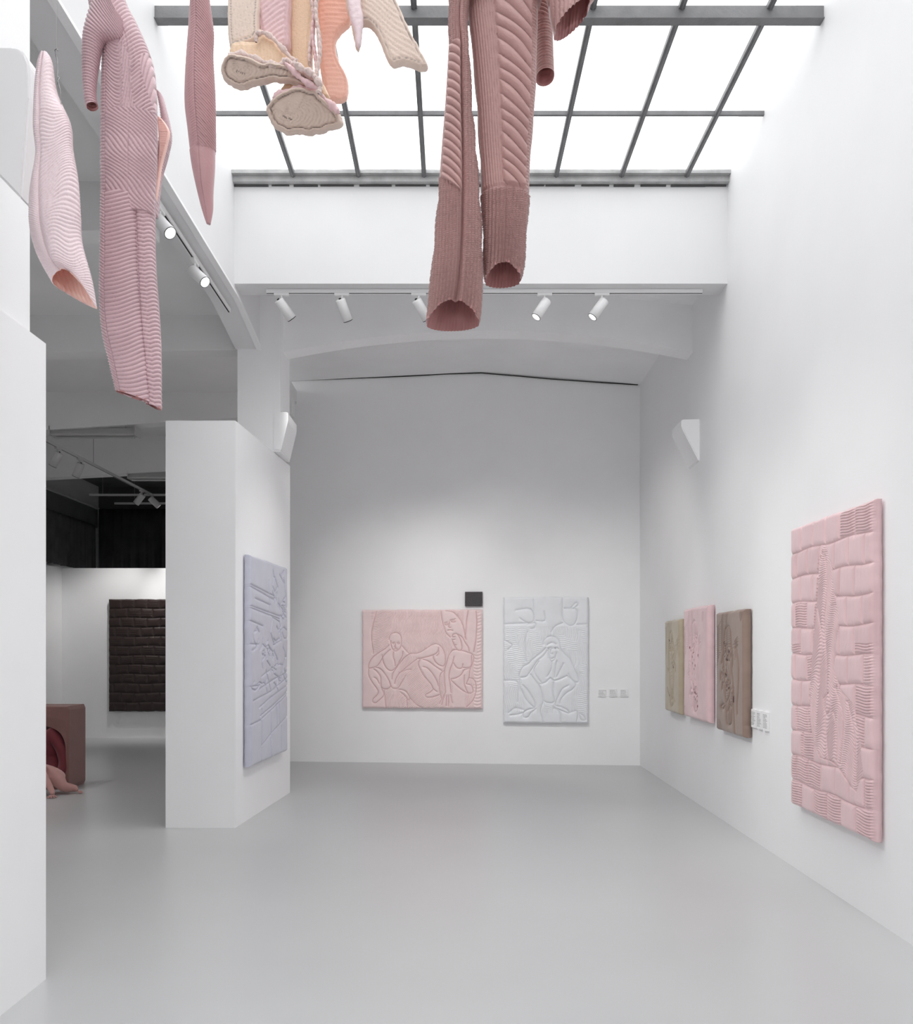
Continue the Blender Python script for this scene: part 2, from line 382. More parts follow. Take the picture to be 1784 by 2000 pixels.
# left room tracks
TL = 3.98
track('grey suspended track running away through the left room', (-4.86, 2.5, TL), (-4.86, 14.1, TL), M['lampgrey'], (.12, .45, .8), 4.78)
track('grey cross track above the black curtain', (-5.92, 14.2, 4.0), (-2.4, 14.2, 4.0), M['lampgrey'], (.06, .5), 4.6, .02)
track('lower grey rail along the top of the black curtain', (-5.9, 15.2, 4.03), (-2.4, 15.2, 4.03), M['lampgrey'], (.1, .6), 4.6, .02)
gl = 'grey spotlights in the left room'
spotlight((-4.86, 10.72, TL), (-.45, .1, -.75), 'grey spotlight cut by the near white wall, left of its twin', gl, r=.05, mat=M['lampgrey'], lens_on=False)
spotlight((-4.86, 11.35, TL), (-.30, .1, -.60), 'grey spotlight hanging on the long track under the fluorescent fitting', gl, r=.05, mat=M['lampgrey'], lens_on=False)
spotlight((-4.86, 13.6, TL), (-.5, .15, -.55), 'far grey spotlight of the crossed pair, pointing down left', gl, r=.05, mat=M['lampgrey'], power=110, aim=(-6.0, 14.7, 1.4), cone=70)
spotlight((-4.80, 13.9, TL), (.5, .15, -.5), 'far grey spotlight of the crossed pair, pointing down right', gl, r=.05, mat=M['lampgrey'], power=130, aim=(-4.3, 14.7, 1.9), cone=75)
for k, (y_, tgt) in enumerate(((3.2, (-6.4, 3.5, 1.0)), (5.4, (-4.2, 6.0, 0)), (7.6, (-6.4, 8.2, 1.2)), (9.0, (-4.4, 9.5, 0)))):  # unseen lamps added to brighten the left room
    spotlight((-4.86, y_, TL), Vector(tgt) - Vector((-4.86, y_, TL)), 'added unseen fill spotlight on the left room track, %s from the camera side' % ('first', 'second', 'third', 'fourth')[k], gl, r=.05, mat=M['lampgrey'], power=FILL_W, aim=tgt, cone=110)
# fluorescent battens
def batten(x0, x1, y, z, label):
    t = thing('fluorescent_fitting', ((x0 + x1) / 2, y, z), label, 'ceiling light', None)
    bm = bmesh.new(); prism(bm, [(x0, y - .03, z), (x0, y + .03, z), (x0, y + .09, z - .09), (x0, y + .07, z - .10), (x0, y - .07, z - .10), (x0, y - .09, z - .09)], (x1 - x0, 0, 0)); bm_obj('housing', bm, M['lampgrey'], t)
    for x in (x0 - .012, x1):
        bm = bmesh.new(); box(bm, x, x + .012, y - .1, y + .1, z - .11, z + .01); bm_obj('end_cap', bm, M['lampgrey'], t)
    bm = bmesh.new(); cyl(bm, (x0 + .03, y, z - .12), (x1 - .03, y, z - .12), .013, 12); bm_obj('tube', bm, M['lampgrey'], t)
    for x in (x0 + .15, x1 - .15):
        bm = bmesh.new(); cyl(bm, (x, y, z), (x, y, 4.42), .006, 6); bm_obj('hanger', bm, M['wire'], t)
batten(-5.14, -4.06, 11.2, 4.34, 'unlit grey fluorescent fitting below the left room ceiling')
batten(-5.0, -3.6, 13.5, 4.24, 'unlit fluorescent fitting half hidden behind the middle partition')

# ------------------------------------------------------------------ curtains
def curtain(name, a, b, z0, z1, pitch, amp, mat, label):
    a = Vector(a); b = Vector(b); L = (b - a).length; n = int(L / .012); d = (b - a).normalized(); nn = Vector((-d.y, d.x))
    vs_ = []; fs = []; rows = 10
    rnd = random.Random(3); ph = [rnd.uniform(0, 6) for _ in range(4)]
    for j in range(rows + 1):
        k = j / rows; z = z1 + (z0 - z1) * k
        for i in range(n + 1):
            s = L * i / n
            o = amp * (math.sin(2 * math.pi * s / pitch + ph[0] + .5 * k * math.sin(s * 3)) * .6 + .5 * math.sin(2 * math.pi * s / pitch * .61 + ph[1] + k) + .25 * math.sin(2 * math.pi * s / pitch * 2.3 + ph[2]))
            p = a + d * s + nn * o * (.6 + .5 * k); vs_.append((p.x, p.y, z))
    w_ = n + 1
    for j in range(rows):
        for i in range(n): fs.append((j * w_ + i, j * w_ + i + 1, (j + 1) * w_ + i + 1, (j + 1) * w_ + i))
    o = mesh_obj(name, vs_, fs, mat, smooth=True); md = o.modifiers.new('thickness', 'SOLIDIFY'); md.thickness = .004
    return tag(o, label, 'curtain')
curtain('curtain', (-6.5, 16.0), (-2.4, 16.0), 2.0, 4.08, .19, .035, M['curtain'], 'long black curtain across the back of the left room')
curtain('curtain', (-6.52, 13.2), (-6.52, 15.9), 2.9, 3.76, .15, .03, M['curtain_l'], 'charcoal pleated curtain on the side wall of the left room')
struct('trim_2', M['dim_bay_dark_trim'], (-6.66, -6.56, 12.5, 16.1, 3.74, 4.08))
struct('trim_3', M['lampgrey'], (-6.56, -6.53, 12.5, 16.1, 4.08, 4.11))

# ------------------------------------------------------------------ numeric helpers for quilting
def seg_dist(X, Y, lines):
    D = np.full(X.shape, 1e9)
    for ln in lines:
        for (x0, y0), (x1, y1) in zip(ln[:-1], ln[1:]):
            dx, dy = x1 - x0, y1 - y0; L2 = dx * dx + dy * dy + 1e-9
            t = np.clip(((X - x0) * dx + (Y - y0) * dy) / L2, 0, 1)
            D = np.minimum(D, (X - x0 - t * dx) ** 2 + (Y - y0 - t * dy) ** 2)
    return np.sqrt(D)
def inside(X, Y, poly):
    r = np.zeros(X.shape, bool); n = len(poly)
    for i in range(n):
        x0, y0 = poly[i]; x1, y1 = poly[(i + 1) % n]
        c = ((y0 > Y) != (y1 > Y)) & (X < (x1 - x0) * (Y - y0) / (y1 - y0 + 1e-12) + x0)
        r ^= c
    return r
def smooth_line(p, k=6, closed=False):
    p = [np.array(q_, float) for q_ in p]; n = len(p); out = []
    rng = range(n if closed else n - 1)
    for i in rng:
        p0 = p[(i - 1) % n] if closed or i > 0 else p[i]; p1 = p[i]; p2 = p[(i + 1) % n]
        p3 = p[(i + 2) % n] if closed or i + 2 < n else p2
        for j in range(k):
            t = j / k
            out.append(.5 * ((2 * p1) + (-p0 + p2) * t + (2 * p0 - 5 * p1 + 4 * p2 - p3) * t * t + (-p0 + 3 * p1 - 3 * p2 + p3) * t ** 3))
    if not closed: out.append(p[-1])
    return [tuple(q_) for q_ in out]
_r = np.random.RandomState(7)
_NW = [(_r.uniform(-1, 1), _r.uniform(-1, 1), _r.uniform(0, 6.28), _r.uniform(.5, 1.6)) for _ in range(14)]
def nz(X, Y, f=1.0):
    s = 0
    for a_, b_, c_, k in _NW: s = s + np.sin((a_ * X + b_ * Y) * f * k * 4 + c_ + .7 * np.sin((b_ * X - a_ * Y) * f * 3 + c_ * 2))
    return s / 5.0
def rib(ph, sharp=.5):
    """pillow profile of rows of padding: 0 at each stitch row, 1 between; second value marks the thread"""
    s = np.abs(np.sin(np.pi * ph)); return s ** sharp, np.clip(1 - s / .22, 0, 1)
def tri(x): return np.abs((x % 2) - 1)

# ------------------------------------------------------------------ wall works: padded quilts on stretchers
def panel(name, org, U, V, W, H, T, nx, ny, hfun, amp, mat, label, cat='quilted artwork', r=.03, wob=.003):
    """org lower corner at the wall, U across, V up, face normal = U x V"""
    org = Vector(org); U = Vector(U).normalized(); V = Vector(V).normalized(); Nn = U.cross(V).normalized()
    u = np.linspace(0, W, nx); v = np.linspace(0, H, ny); UU, VV = np.meshgrid(u, v)
    d = np.minimum(np.minimum(UU, W - UU), np.minimum(VV, H - VV))
    e = np.clip(d / r, 0, 1); z = T - r * (1 - np.sqrt(1 - (1 - e) ** 2))
    h, st = hfun(UU, VV)
    z = z + (h - .6) * amp * np.clip(d / .02, .25, 1)
    # wavy padded outline
    ed = np.clip(1 - d / .05, 0, 1)
    wu = wob * nz(VV * 5, UU * 0 + 1.0, 3) * ed * np.sign(UU - W / 2); wv = wob * nz(UU * 5, VV * 0 + 2.0, 3) * ed * np.sign(VV - H / 2)
    UU2 = UU + wu; VV2 = VV + wv
    pos = np.array(org)[None, None] + UU2[..., None] * np.array(U) + VV2[..., None] * np.array(V) + (z + .012)[..., None] * np.array(Nn)
    verts = pos.reshape(-1, 3).tolist(); fs = []
    for j in range(ny - 1):
        b0 = j * nx
        for i in range(nx - 1): fs.append((b0 + i, b0 + i + 1, b0 + nx + i + 1, b0 + nx + i))
    # skirt round the edge
    ringi = [i for i in range(nx)] + [j * nx + nx - 1 for j in range(1, ny)] + [(ny - 1) * nx + i for i in range(nx - 2, -1, -1)] + [j * nx for j in range(ny - 2, 0, -1)]
    base = len(verts); nA = np.array(Nn)
    for i in ringi:
        p = np.array(verts[i]); dd = float(np.dot(p - np.array(org), nA)); verts.append(list(p - nA * (dd - .012)))
    n = len(ringi)
    for k in range(n): fs.append((ringi[k], base + k, base + (k + 1) % n, ringi[(k + 1) % n]))
    fs.append(tuple(base + k for k in range(n))[::-1])
    sta = np.concatenate([st.reshape(-1), np.zeros(n)])
    root = thing(name, org + U * W / 2, label, cat)
    mesh_obj('quilted_face', verts, fs, mat, root, smooth=True, attr={'stitch': sta})
    bm = bmesh.new()
    c = [org + U * .04 + V * .04, org + U * (W - .04) + V * .04, org + U * (W - .04) + V * (H - .04), org + U * .04 + V * (H - .04)]
    prism(bm, c, Nn * .02); bm_obj('stretcher', bm, M['ink'], root)
    return root

def back_pos(px, py):
    X = (px - VX) * 11.4 / F
    for _ in range(6): X = (px - VX) * YB(X) / F
    return Vector((X, YB(X), EYE - (py - VY) * YB(X) / F))
Ub = Vector((1, -.0887, 0)).normalized()
def back_panel(name, x0, x1, y0, y1, T, nx, ny, hf, amp, mat, label, **k):
    # x0..x1, y0 (top) .. y1 (bottom) measured on the face, T in front of the wall
    s = (11.4 - T) / 11.4
    a = back_pos(x0, y1); b_ = back_pos(x1, y1); c = back_pos(x0, y0)
    a = Vector((a.x * s, a.y, 1.5 + (a.z - 1.5) * s)); W = (b_ - back_pos(x0, y1)).length * s; H = (c.z - back_pos(x0, y1).z) * s
    o = a.copy(); o.y = YB(o.x) - .001
    return panel(name, o, Ub, (0, 0, 1), W, H, T, nx, ny, hf, amp, mat, label, **k)

# --- large pink figure quilt. lines traced in a 6.607x frame, origin (690,1140); face 118..1668 by 335..1605
PK = dict(l=118, r=1668, t=335, b=1605)
pk_lines = [
 [(470,720),(478,680),(505,645),(545,632),(590,638),(620,670),(632,720),(628,790),(610,835),(580,860),(550,870),(525,855),(505,820),(495,780),(490,740)],
 [(515,765),(530,758),(545,768),(528,776),(515,765)], [(575,765),(590,758),(605,768),(590,778),(575,765)],
 [(555,780),(545,820),(560,826)], [(530,848),(555,842),(580,846)],
 [(470,790),(420,840),(340,890),(260,950),(215,1020),(205,1080),(230,1090),(300,1070),(350,1020),(400,930),(460,870),(490,850)],
 [(640,800),(680,850),(735,910)], [(650,880),(640,940),(600,1010)],
 [(205,1100),(205,1180),(250,1270),(310,1350),(330,1400),(310,1440),(262,1490),(265,1530),(300,1535),(345,1500),(400,1440),(395,1390),(375,1350),(365,1290),(360,1200),(310,1130),(270,1100)],
 [(300,1080),(360,1100),(430,1180),(475,1260),(490,1320),(450,1355),(400,1355),(370,1330)],
 [(280,1210),(310,1230),(345,1290)], [(470,1250),(500,1330),(540,1350),(590,1340),(640,1260),(690,1180)],
 [(380,920),(390,1000),(430,1080),(480,1120),(530,1110),(580,1050),(620,990)], [(530,880),(525,940),(545,1010),(550,1060)],
 [(510,1230),(520,1160),(570,1080),(640,990),(700,930),(760,900),(820,900)], [(545,1290),(560,1230),(600,1160),(680,1090),(780,1010),(850,960)],
 [(600,1150),(700,1110),(760,1105)], [(590,1360),(650,1370),(700,1400),(740,1470),(720,1500),(680,1450),(620,1400)],
 [(820,900),(880,880),(960,830),(1020,790),(1080,775),(1130,800),(1170,850),(1195,930),(1195,1020),(1170,1060),(1120,1050),(1070,1010),(1045,960),(1040,920)],
 [(850,970),(940,950),(1040,920),(1090,890),(1110,850)], [(1110,830),(1110,900),(1085,930)],
 [(870,980),(850,1030),(870,1100),(930,1200),(1010,1290),(1040,1350),(1090,1390)], [(910,975),(980,1000),(1060,1060),(1150,1120)],
 [(915,1070),(970,1090),(1040,1170),(1090,1260),(1110,1320)], [(1040,1360),(1000,1400),(940,1430),(960,1460),(1030,1460),(1120,1430)],
 [(1145,360),(1150,450),(1180,560),(1210,640),(1260,690)], [(1200,350),(1290,370),(1350,420),(1400,490),(1430,570),(1450,660),(1460,720)],
 [(1190,520),(1215,515),(1235,522),(1215,535),(1190,530)], [(1270,490),(1300,485),(1325,492),(1300,502),(1270,495)], [(1185,510),(1220,500)], [(1260,478),(1320,462)],
 [(1250,500),(1240,560),(1262,570)], [(1230,605),(1262,600),(1290,608)],
 [(1285,680),(1300,655),(1340,650),(1375,690),(1400,760),(1410,830),(1390,860),(1350,850),(1320,810),(1295,760),(1285,720)],
 [(1290,690),(1320,688)], [(1295,725),(1320,720)], [(1310,790),(1335,790)], [(1350,655),(1410,690),(1450,760),(1490,820),(1500,870)],
 [(1350,850),(1290,860),(1245,920),(1215,1010),(1190,1100),(1180,1200),(1190,1300),(1200,1400)], [(1310,940),(1290,1020),(1260,1100),(1245,1200),(1260,1300),(1270,1400)],
 [(1400,860),(1470,880),(1540,910),(1560,960),(1540,1040),(1510,1110),(1500,1200),(1465,1290)], [(1300,1020),(1340,1080),(1400,1090),(1420,1040)], [(1420,1080),(1480,1085),(1530,1050),(1530,920)],
 [(1270,1230),(1340,1210),(1400,1170),(1440,1110),(1510,1090)], [(1180,1120),(1140,1160),(1120,1250),(1125,1380),(1150,1480)],
 [(1200,1400),(1170,1450),(1120,1540)], [(1190,1430),(1165,1500),(1150,1560)], [(1215,1440),(1205,1570)], [(1240,1440),(1235,1570)], [(1265,1430),(1285,1530)],
 [(1270,1240),(1340,1310),(1430,1380),(1510,1410),(1550,1380),(1530,1310),(1470,1290)], [(1440,1180),(1440,1290),(1480,1400)],
 [(1500,1210),(1560,1230),(1590,1310),(1580,1420),(1540,1510),(1470,1580)],
 [(310,360),(270,500),(245,640),(250,760),(270,900)], [(1490,350),(1470,480),(1460,600),(1450,700)], [(1590,360),(1600,500),(1590,700),(1560,880)],
 [(410,1380),(420,1490),(430,1600)], [(740,1470),(830,1560),(910,1600)], [(700,1490),(710,1600)],
]
pk_body = [[(470,720),(505,645),(620,670),(640,800),(735,910),(700,930),(640,990),(545,1290),(590,1340),(690,1180),(740,1470),(590,1360),(375,1350),(400,1440),(300,1535),(262,1490),(310,1350),(205,1180),(205,1040),(260,950),(420,840)],
 [(820,900),(1080,775),(1195,930),(1170,1060),(1150,1120),(1110,1320),(1120,1430),(960,1460),(1040,1350),(850,1030)],
 [(1145,360),(1290,360),(1430,570),(1500,870),(1560,960),(1500,1200),(1550,1400),(1430,1380),(1270,1240),(1285,1530),(1150,1560),(1200,1300),(1190,1100),(1290,860),(1180,560)]]
def framed(R, Wm, Hm):
    return lambda U, V: (R['l'] + U / Wm * (R['r'] - R['l']), R['b'] - V / Hm * (R['b'] - R['t']))
def pk_h(U, V):
    X, Y = framed(PK, float(U.max()), float(V.max()))(U, V)
    D = seg_dist(X, Y, [smooth_line(l, 4) for l in pk_lines]); body = np.zeros(X.shape, bool)
    for p in pk_body: body |= inside(X, Y, p)
    h = 1 - np.exp(-D / 9)
    # rows of hatching quilted round the figures
    ph1 = (Y + .35 * (X - 260) + 26 * np.sin(X / 70)) / 21; ph2 = (X + 30 * np.sin(Y / 85) + 18 * np.sin(Y / 33)) / 20; ph3 = (X * .62 + Y * .8) / 19
    ph = np.where((X < 500) & (Y < 860), ph1, np.where((Y > 1100) & (X > 640) & (X < 1150), ph3, ph2)); ph = np.where(X > 1560, (Y + 8 * np.sin(X / 20)) / 42, ph)
    r_, t_ = rib(ph, .7); m_ = (~body) & (X > 240) & ~((X > 1290) & (X < 1450) & (Y > 1250))
    m_ &= ~((X < 420) & (Y > 900)); m_ &= ~((X > 1430) & (X < 1600) & (Y < 900))
    h = h * np.where(m_, .4 + .6 * r_, 1.0); st = np.clip(1 - D / 5.5, 0, 1)
    return h, np.maximum(st * .9, np.where(m_, t_ * .12, 0))
M['q_pink'] = fabric('pale_pink_satin', srgb(238, 213, 212), srgb(176, 118, 122), .42, .2, .03, .25, .75, 40)
back_panel('quilted_artwork', 708, 943, 1191, 1383, .05, 500, 420, pk_h, .016, M['q_pink'], 'wide pale pink quilted panel stitched with crouching line figures, on the back wall')
# --- pale blue white quilt. 6.371x frame, origin (970,1150); face 92..1148 by 105..1665
WH = dict(l=92, r=1148, t=105, b=1665)
wh_lines = [
 [(600,690),(605,640),(650,600),(710,595),(765,620),(795,670),(805,740),(850,800),(920,870),(960,960),(1020,1080),(1030,1140),(1000,1160),(950,1130),(905,1060)],
 [(640,700),(700,670),(750,690)], [(650,745),(680,735),(705,748)], [(725,740),(755,735),(780,745)], [(690,750),(680,800),(705,810)], [(665,860),(700,870),(730,855)], [(650,770),(670,850),(690,900),(730,880),(755,800)],
 [(620,740),(560,800),(470,870),(410,930),(340,970),(300,1050),(300,1100),(380,1090),(430,1030),(520,900),(600,830),(640,770)],
 [(300,1110),(300,1200),(350,1320),(410,1410),(480,1470),(490,1420),(440,1320),(400,1260),(340,1200)], [(430,1060),(500,1150),(550,1220),(590,1380),(560,1480)],
 [(480,1480),(400,1500),(345,1540),(350,1590),(400,1590),(440,1540),(500,1490)], [(550,1180),(620,1160),(680,1110),(740,1140),(890,1080)],
 [(890,1080),(990,1170),(960,1240),(880,1290),(810,1370),(800,1420)], [(900,1200),(830,1240),(780,1330),(740,1440),(810,1460),(890,1500),(910,1540),(820,1510),(720,1470)],
 [(600,1390),(640,1410),(700,1415),(735,1390)], [(720,1160),(715,1280),(740,1400)], [(540,900),(480,1000),(520,1100),(580,1180)], [(700,900),(690,1000),(640,1090)], [(760,900),(740,1000),(730,1100)], [(840,930),(800,1010),(760,1090)],
 [(590,1400),(560,1500),(580,1600),(590,1660)], [(720,1480),(800,1530),(810,1660)], [(900,1540),(1000,1510),(1020,1560),(1000,1660)], [(1030,1540),(1080,1560),(1110,1620),(1060,1620),(1030,1540)],
 [(100,640),(200,700),(150,760)], [(160,1540),(240,1480),(340,1500)], [(180,1570),(260,1560),(340,1540)], [(830,120),(830,340),(860,420),(920,460),(980,440),(1010,360),(1000,260),(850,250)],
 [(940,240),(1000,180),(1020,210),(960,260)], [(470,130),(470,280)], [(250,270),(400,250),(470,300),(470,400),(400,430),(300,370)], [(400,440),(490,430),(480,490),(430,500)], [(690,540),(740,470),(830,430)], [(100,440),(380,430)], [(380,900),(370,650),(390,540)], [(1010,450),(1140,440)],
 [(270,1400),(280,1250),(260,1150),(100,1140)], [(600,290),(610,400),(500,400)],
]
wh_body = [[(600,690),(650,600),(765,620),(850,800),(1030,1140),(960,1240),(910,1540),(590,1400),(350,1590),(350,1320),(300,1050),(410,930)]]
def wh_h(U, V):
    X, Y = framed(WH, float(U.max()), float(V.max()))(U, V)
    D = seg_dist(X, Y, [smooth_line(l, 4) for l in wh_lines]); body = np.zeros(X.shape, bool)
    for p in wh_body: body |= inside(X, Y, p)
    h = 1 - np.exp(-D / 11); q1, t1 = rib((Y + 6 * np.sin(X / 23)) / 24, .7); q2, _ = rib((X + 14 * np.sin(Y / 50)) / 26, .7)
    z = np.where(nz(X / 260, Y / 260, 1) > 0, q1, q2); m_ = (~body) & (Y > 480) & (Y < 1540)
    h = h * np.where(m_, .66 + .34 * z, 1.0)
    eye = np.minimum(np.hypot(X - 662, Y - 748), np.hypot(X - 742, Y - 742))
    return h + .15 * nz(X / 150, Y / 150), np.clip(np.clip(1 - D / 5, 0, 1) * .35 + np.clip(1 - eye / 16, 0, 1), 0, 1)
M['q_white'] = fabric('icy_white_satin', srgb(234, 236, 239), srgb(120, 122, 130), .35, .2, .02, .25, .7, 40)
back_panel('quilted_artwork', 984, 1150, 1166, 1412, .05, 340, 500, wh_h, .018, M['q_white'], 'tall icy white quilted panel with a seated line figure, on the back wall')
# --- small black panel
M['q_black'] = fabric('charcoal_cloth', srgb(70, 66, 68), srgb(40, 38, 40), .7, .1, .05, .2, .4, 60)
def bl_h(U, V):
    r_, t_ = rib((V + .006 * np.sin(U * 40)) / .022, .6); d = np.hypot(U - .12, V - .1); r2, _ = rib(d / .03, .6)
    return .5 * r_ + .5 * r2, t_ * .3
back_panel('small_artwork', 909, 943, 1156, 1184, .03, 70, 60, bl_h, .004, M['q_black'], 'small charcoal rectangular panel above the right corner of the pink quilt', cat='small artwork', r=.006, wob=.0005)

# --- works on the right wall; U runs away from camera for the normal to face -X ... use U towards -Y with V up: (-Y) x Z = -X
def rw_Y(px, off):
    k = F / (px - VX); return (2.272 - off) * k / (1 - .0132 * k)
def right_panel(name, pxf, pxn, zb_, zt_, T, nx, ny, hf, amp, mat, label, **k):
    y1 = rw_Y(pxf, T + .012); y0 = rw_Y(pxn, T + .012)
    return panel(name, (XR(y1) - .001, y1, zb_), (-.0132, -1, 0), (0, 0, 1), y1 - y0, zt_ - zb_, T, nx, ny, hf, amp, mat, label, **k)
# big pink basket-weave quilt: frame 0..1 across (far to near), 0..1 down
def brick_lines(rows, cols, x0=0, x1=1, seed=1):
    rnd = random.Random(seed); L = []; ys = np.linspace(0, 1, rows + 1)
    for j in range(1, rows):
        y = ys[j]; pts = [(x / 10, y + .004 * math.sin(x * 1.3 + j)) for x in range(11)]
        L.append(pts)
    for j in range(rows):
        off = (j % 2) * .5 + rnd.uniform(-.1, .1)
        for i in range(cols + 1):
            x = (i + off) / cols
            if 0.02 < x < .98: L.append([(x + rnd.uniform(-.01, .01), ys[j]), (x, ys[j + 1])])
    return L
bp_lines = brick_lines(11, 6)
bp_fig = [(.42,.09),(.50,.10),(.56,.16),(.60,.26),(.66,.33),(.62,.42),(.60,.50),(.66,.56),(.80,.60),(.88,.70),(.92,.80),(.85,.87),(.78,.86),(.66,.82),(.55,.80),(.42,.80),(.30,.72),(.28,.60),(.30,.48),(.34,.36),(.38,.24),(.40,.14)]
bp_in = [[(.48,.13),(.50,.25),(.47,.36),(.50,.50),(.48,.66),(.52,.80)], [(.38,.30),(.44,.42),(.40,.55)], [(.60,.56),(.70,.66),(.66,.80)], [(.58,.64),(.62,.70),(.62,.86)], [(.74,.60),(.82,.70),(.84,.84)], [(.46,.6),(.52,.58),(.54,.63),(.48,.65),(.46,.6)]]
def bp_h(U, V):
    W, H = float(U.max()), float(V.max()); x = U / W; y = 1 - V / H
    fig = inside(x, y, bp_fig)
    sc = lambda L: [[(a_ * W, b_ * H) for a_, b_ in l] for l in L]
    Db = seg_dist(U, H - V, sc(bp_lines)); Df = seg_dist(U, H - V, sc([smooth_line(bp_fig, 4, True)] + [smooth_line(l, 4) for l in bp_in]))
    h = 1 - np.exp(-Db / .010)
    row = np.floor(y * 11); colr = np.floor(x * 6 + (row % 2) * .5)
    hs = (np.sin(row * 12.9 + colr * 78.2) * 43758.5) % 1
    hat = (hs > .5) & (y > .42) | (hs > .84)
    r1, t1 = rib((V + .004 * np.sin(U * 30)) / .0165, .65); wr = .5 + .5 * np.sin(U * 150 + 20 * hs) * np.exp(-((y * 11) % 1) * 3)
    h = np.where(hat, h * (.35 + .65 * r1), h * (.95 + .05 * wr) + .07 * nz(U * 4, V * 4, 2) * (1 - np.exp(-Db / .03)))
    r2, t2 = rib((V + .045 * np.sin(U * 13 + V * 3.1) + .02 * np.sin(U * 31 - V * 9)) / .0165, .6)
    hf = (1 - np.exp(-Df / .008)) * (.5 + .45 * r2)
    h = np.where(fig, hf, h); tone = np.where(fig, 0, (hs > .62) * .16)
    st = np.where(fig, np.clip(1 - Df / .003, 0, 1) * .3, np.clip(1 - Db / .003, 0, 1) * .25)
    eyes = np.minimum(np.minimum(np.hypot(x - .455, (y - .115) * 1.5), np.hypot(x - .43, (y - .13) * 1.5)), np.minimum(np.hypot((x - .625) * 1, (y - .555) * 1.5), np.hypot(x - .655, (y - .555) * 1.5)))
    return h, np.maximum(np.maximum(st, tone), np.clip(1 - eyes / .014, 0, 1))
M['q_rose'] = fabric('rose_pink_satin', srgb(222, 190, 192), srgb(140, 80, 88), .4, .25, .03, .25, .7, 40)
right_panel('quilted_artwork', 1545, 1704, .457, 2.312, .055, 300, 800, bp_h, .015, M['q_rose'], 'tallest pink quilted panel with woven blocks, nearest on the right wall')
def fig_h(seed, style):
    def f(U, V):
        W, H = float(U.max()), float(V.max()); x = U / W; y = 1 - V / H
        rnd = random.Random(seed)
        L = []
        body = [(.35,.15),(.45,.12),(.55,.16),(.58,.26),(.62,.36),(.60,.48),(.64,.60),(.60,.74),(.58,.90),(.42,.92),(.38,.76),(.34,.62),(.30,.48),(.28,.34),(.32,.22)]
        L.append(smooth_line(body, 4, True))
        for k in range(9):
            x0 = rnd.uniform(.25, .6); y0 = rnd.uniform(.2, .8); pts = [(x0, y0)]
            for s in range(4): pts.append((pts[-1][0] + rnd.uniform(-.09, .1), pts[-1][1] + rnd.uniform(-.05, .07)))
            L.append(smooth_line(pts, 4))
        if style == 2: L.append(smooth_line([(.72, .30), (.80, .36), (.84, .48), (.82, .62), (.78, .75), (.79, .82)], 4)); L.append(smooth_line([(.66, .62), (.66, .75), (.70, .98)], 4))
        D = seg_dist(U, H - V, [[(a_ * W, b_ * H) for a_, b_ in l] for l in L])
        h = 1 - np.exp(-D / .012); ins = inside(x, y, body)
        r_, _ = rib((V + .01 * np.sin(U * 50) + .4 * U * np.sin(V * 6)) / .017, .7)
        h = h * np.where(ins | (nz(U * 3, V * 3, 1) > .25), .6 + .4 * r_, 1) + .1 * nz(U * 2, V * 2, 1)
        st = np.zeros_like(U)
        spots = {0: [(.30,.22),(.34,.27),(.38,.25),(.30,.30),(.52,.46),(.56,.49),(.58,.51),(.20,.74),(.26,.78),(.30,.80),(.34,.82),(.24,.76)],
                 1: [(.26,.36),(.32,.385),(.40,.41),(.38,.44),(.46,.47),(.40,.50),(.60,.43),(.63,.445),(.50,.52),(.46,.55),(.36,.66),(.40,.69),(.42,.73),(.46,.76),(.50,.77),(.54,.79),(.46,.80),(.50,.82),(.56,.84),(.58,.88)],
                 2: [(.30,.26),(.34,.28),(.42,.27),(.38,.33),(.48,.33),(.46,.37),(.34,.37),(.40,.40),(.36,.52),(.42,.53),(.38,.60),(.44,.61),(.40,.65),(.46,.63),(.38,.62),(.64,.70),(.64,.715),(.64,.73)]}[style]
        for a_, b_ in spots: st = np.maximum(st, np.clip(1.6 - np.hypot((x - a_) * W, (y - b_) * H) / .011, 0, 1))
        return h, st
    return f
M['q_olive'] = fabric('olive_khaki_satin', srgb(178, 165, 142), srgb(96, 48, 44), .42, .2, .04, .25, .9, 40)
M['q_blush'] = fabric('blush_pink_satin', srgb(224, 192, 194), srgb(120, 36, 44), .42, .2, .04, .25, .9, 40)
M['q_brown'] = fabric('taupe_brown_satin', srgb(142, 120, 108), srgb(70, 28, 26), .42, .2, .04, .25, .9, 40)
def zpy(py, pxn, off=.06): Y = rw_Y(pxn, off); return EYE - (py - VY) * Y / F
right_panel('quilted_artwork', 1300, 1328, zpy(1387, 1300), zpy(1213, 1300), .055, 110, 240, fig_h(3, 0), .015, M['q_olive'], 'small olive quilted panel, farthest of the row on the right wall')
right_panel('quilted_artwork', 1337, 1384, zpy(1398, 1337), zpy(1190, 1337), .055, 160, 280, fig_h(5, 1), .015, M['q_blush'], 'narrow blush pink quilted panel between the olive and brown ones')
right_panel('quilted_artwork', 1400, 1454, zpy(1424, 1400), zpy(1197, 1400), .055, 180, 300, fig_h(8, 2), .015, M['q_brown'], 'taupe brown quilted panel on the right wall beside three label cards')

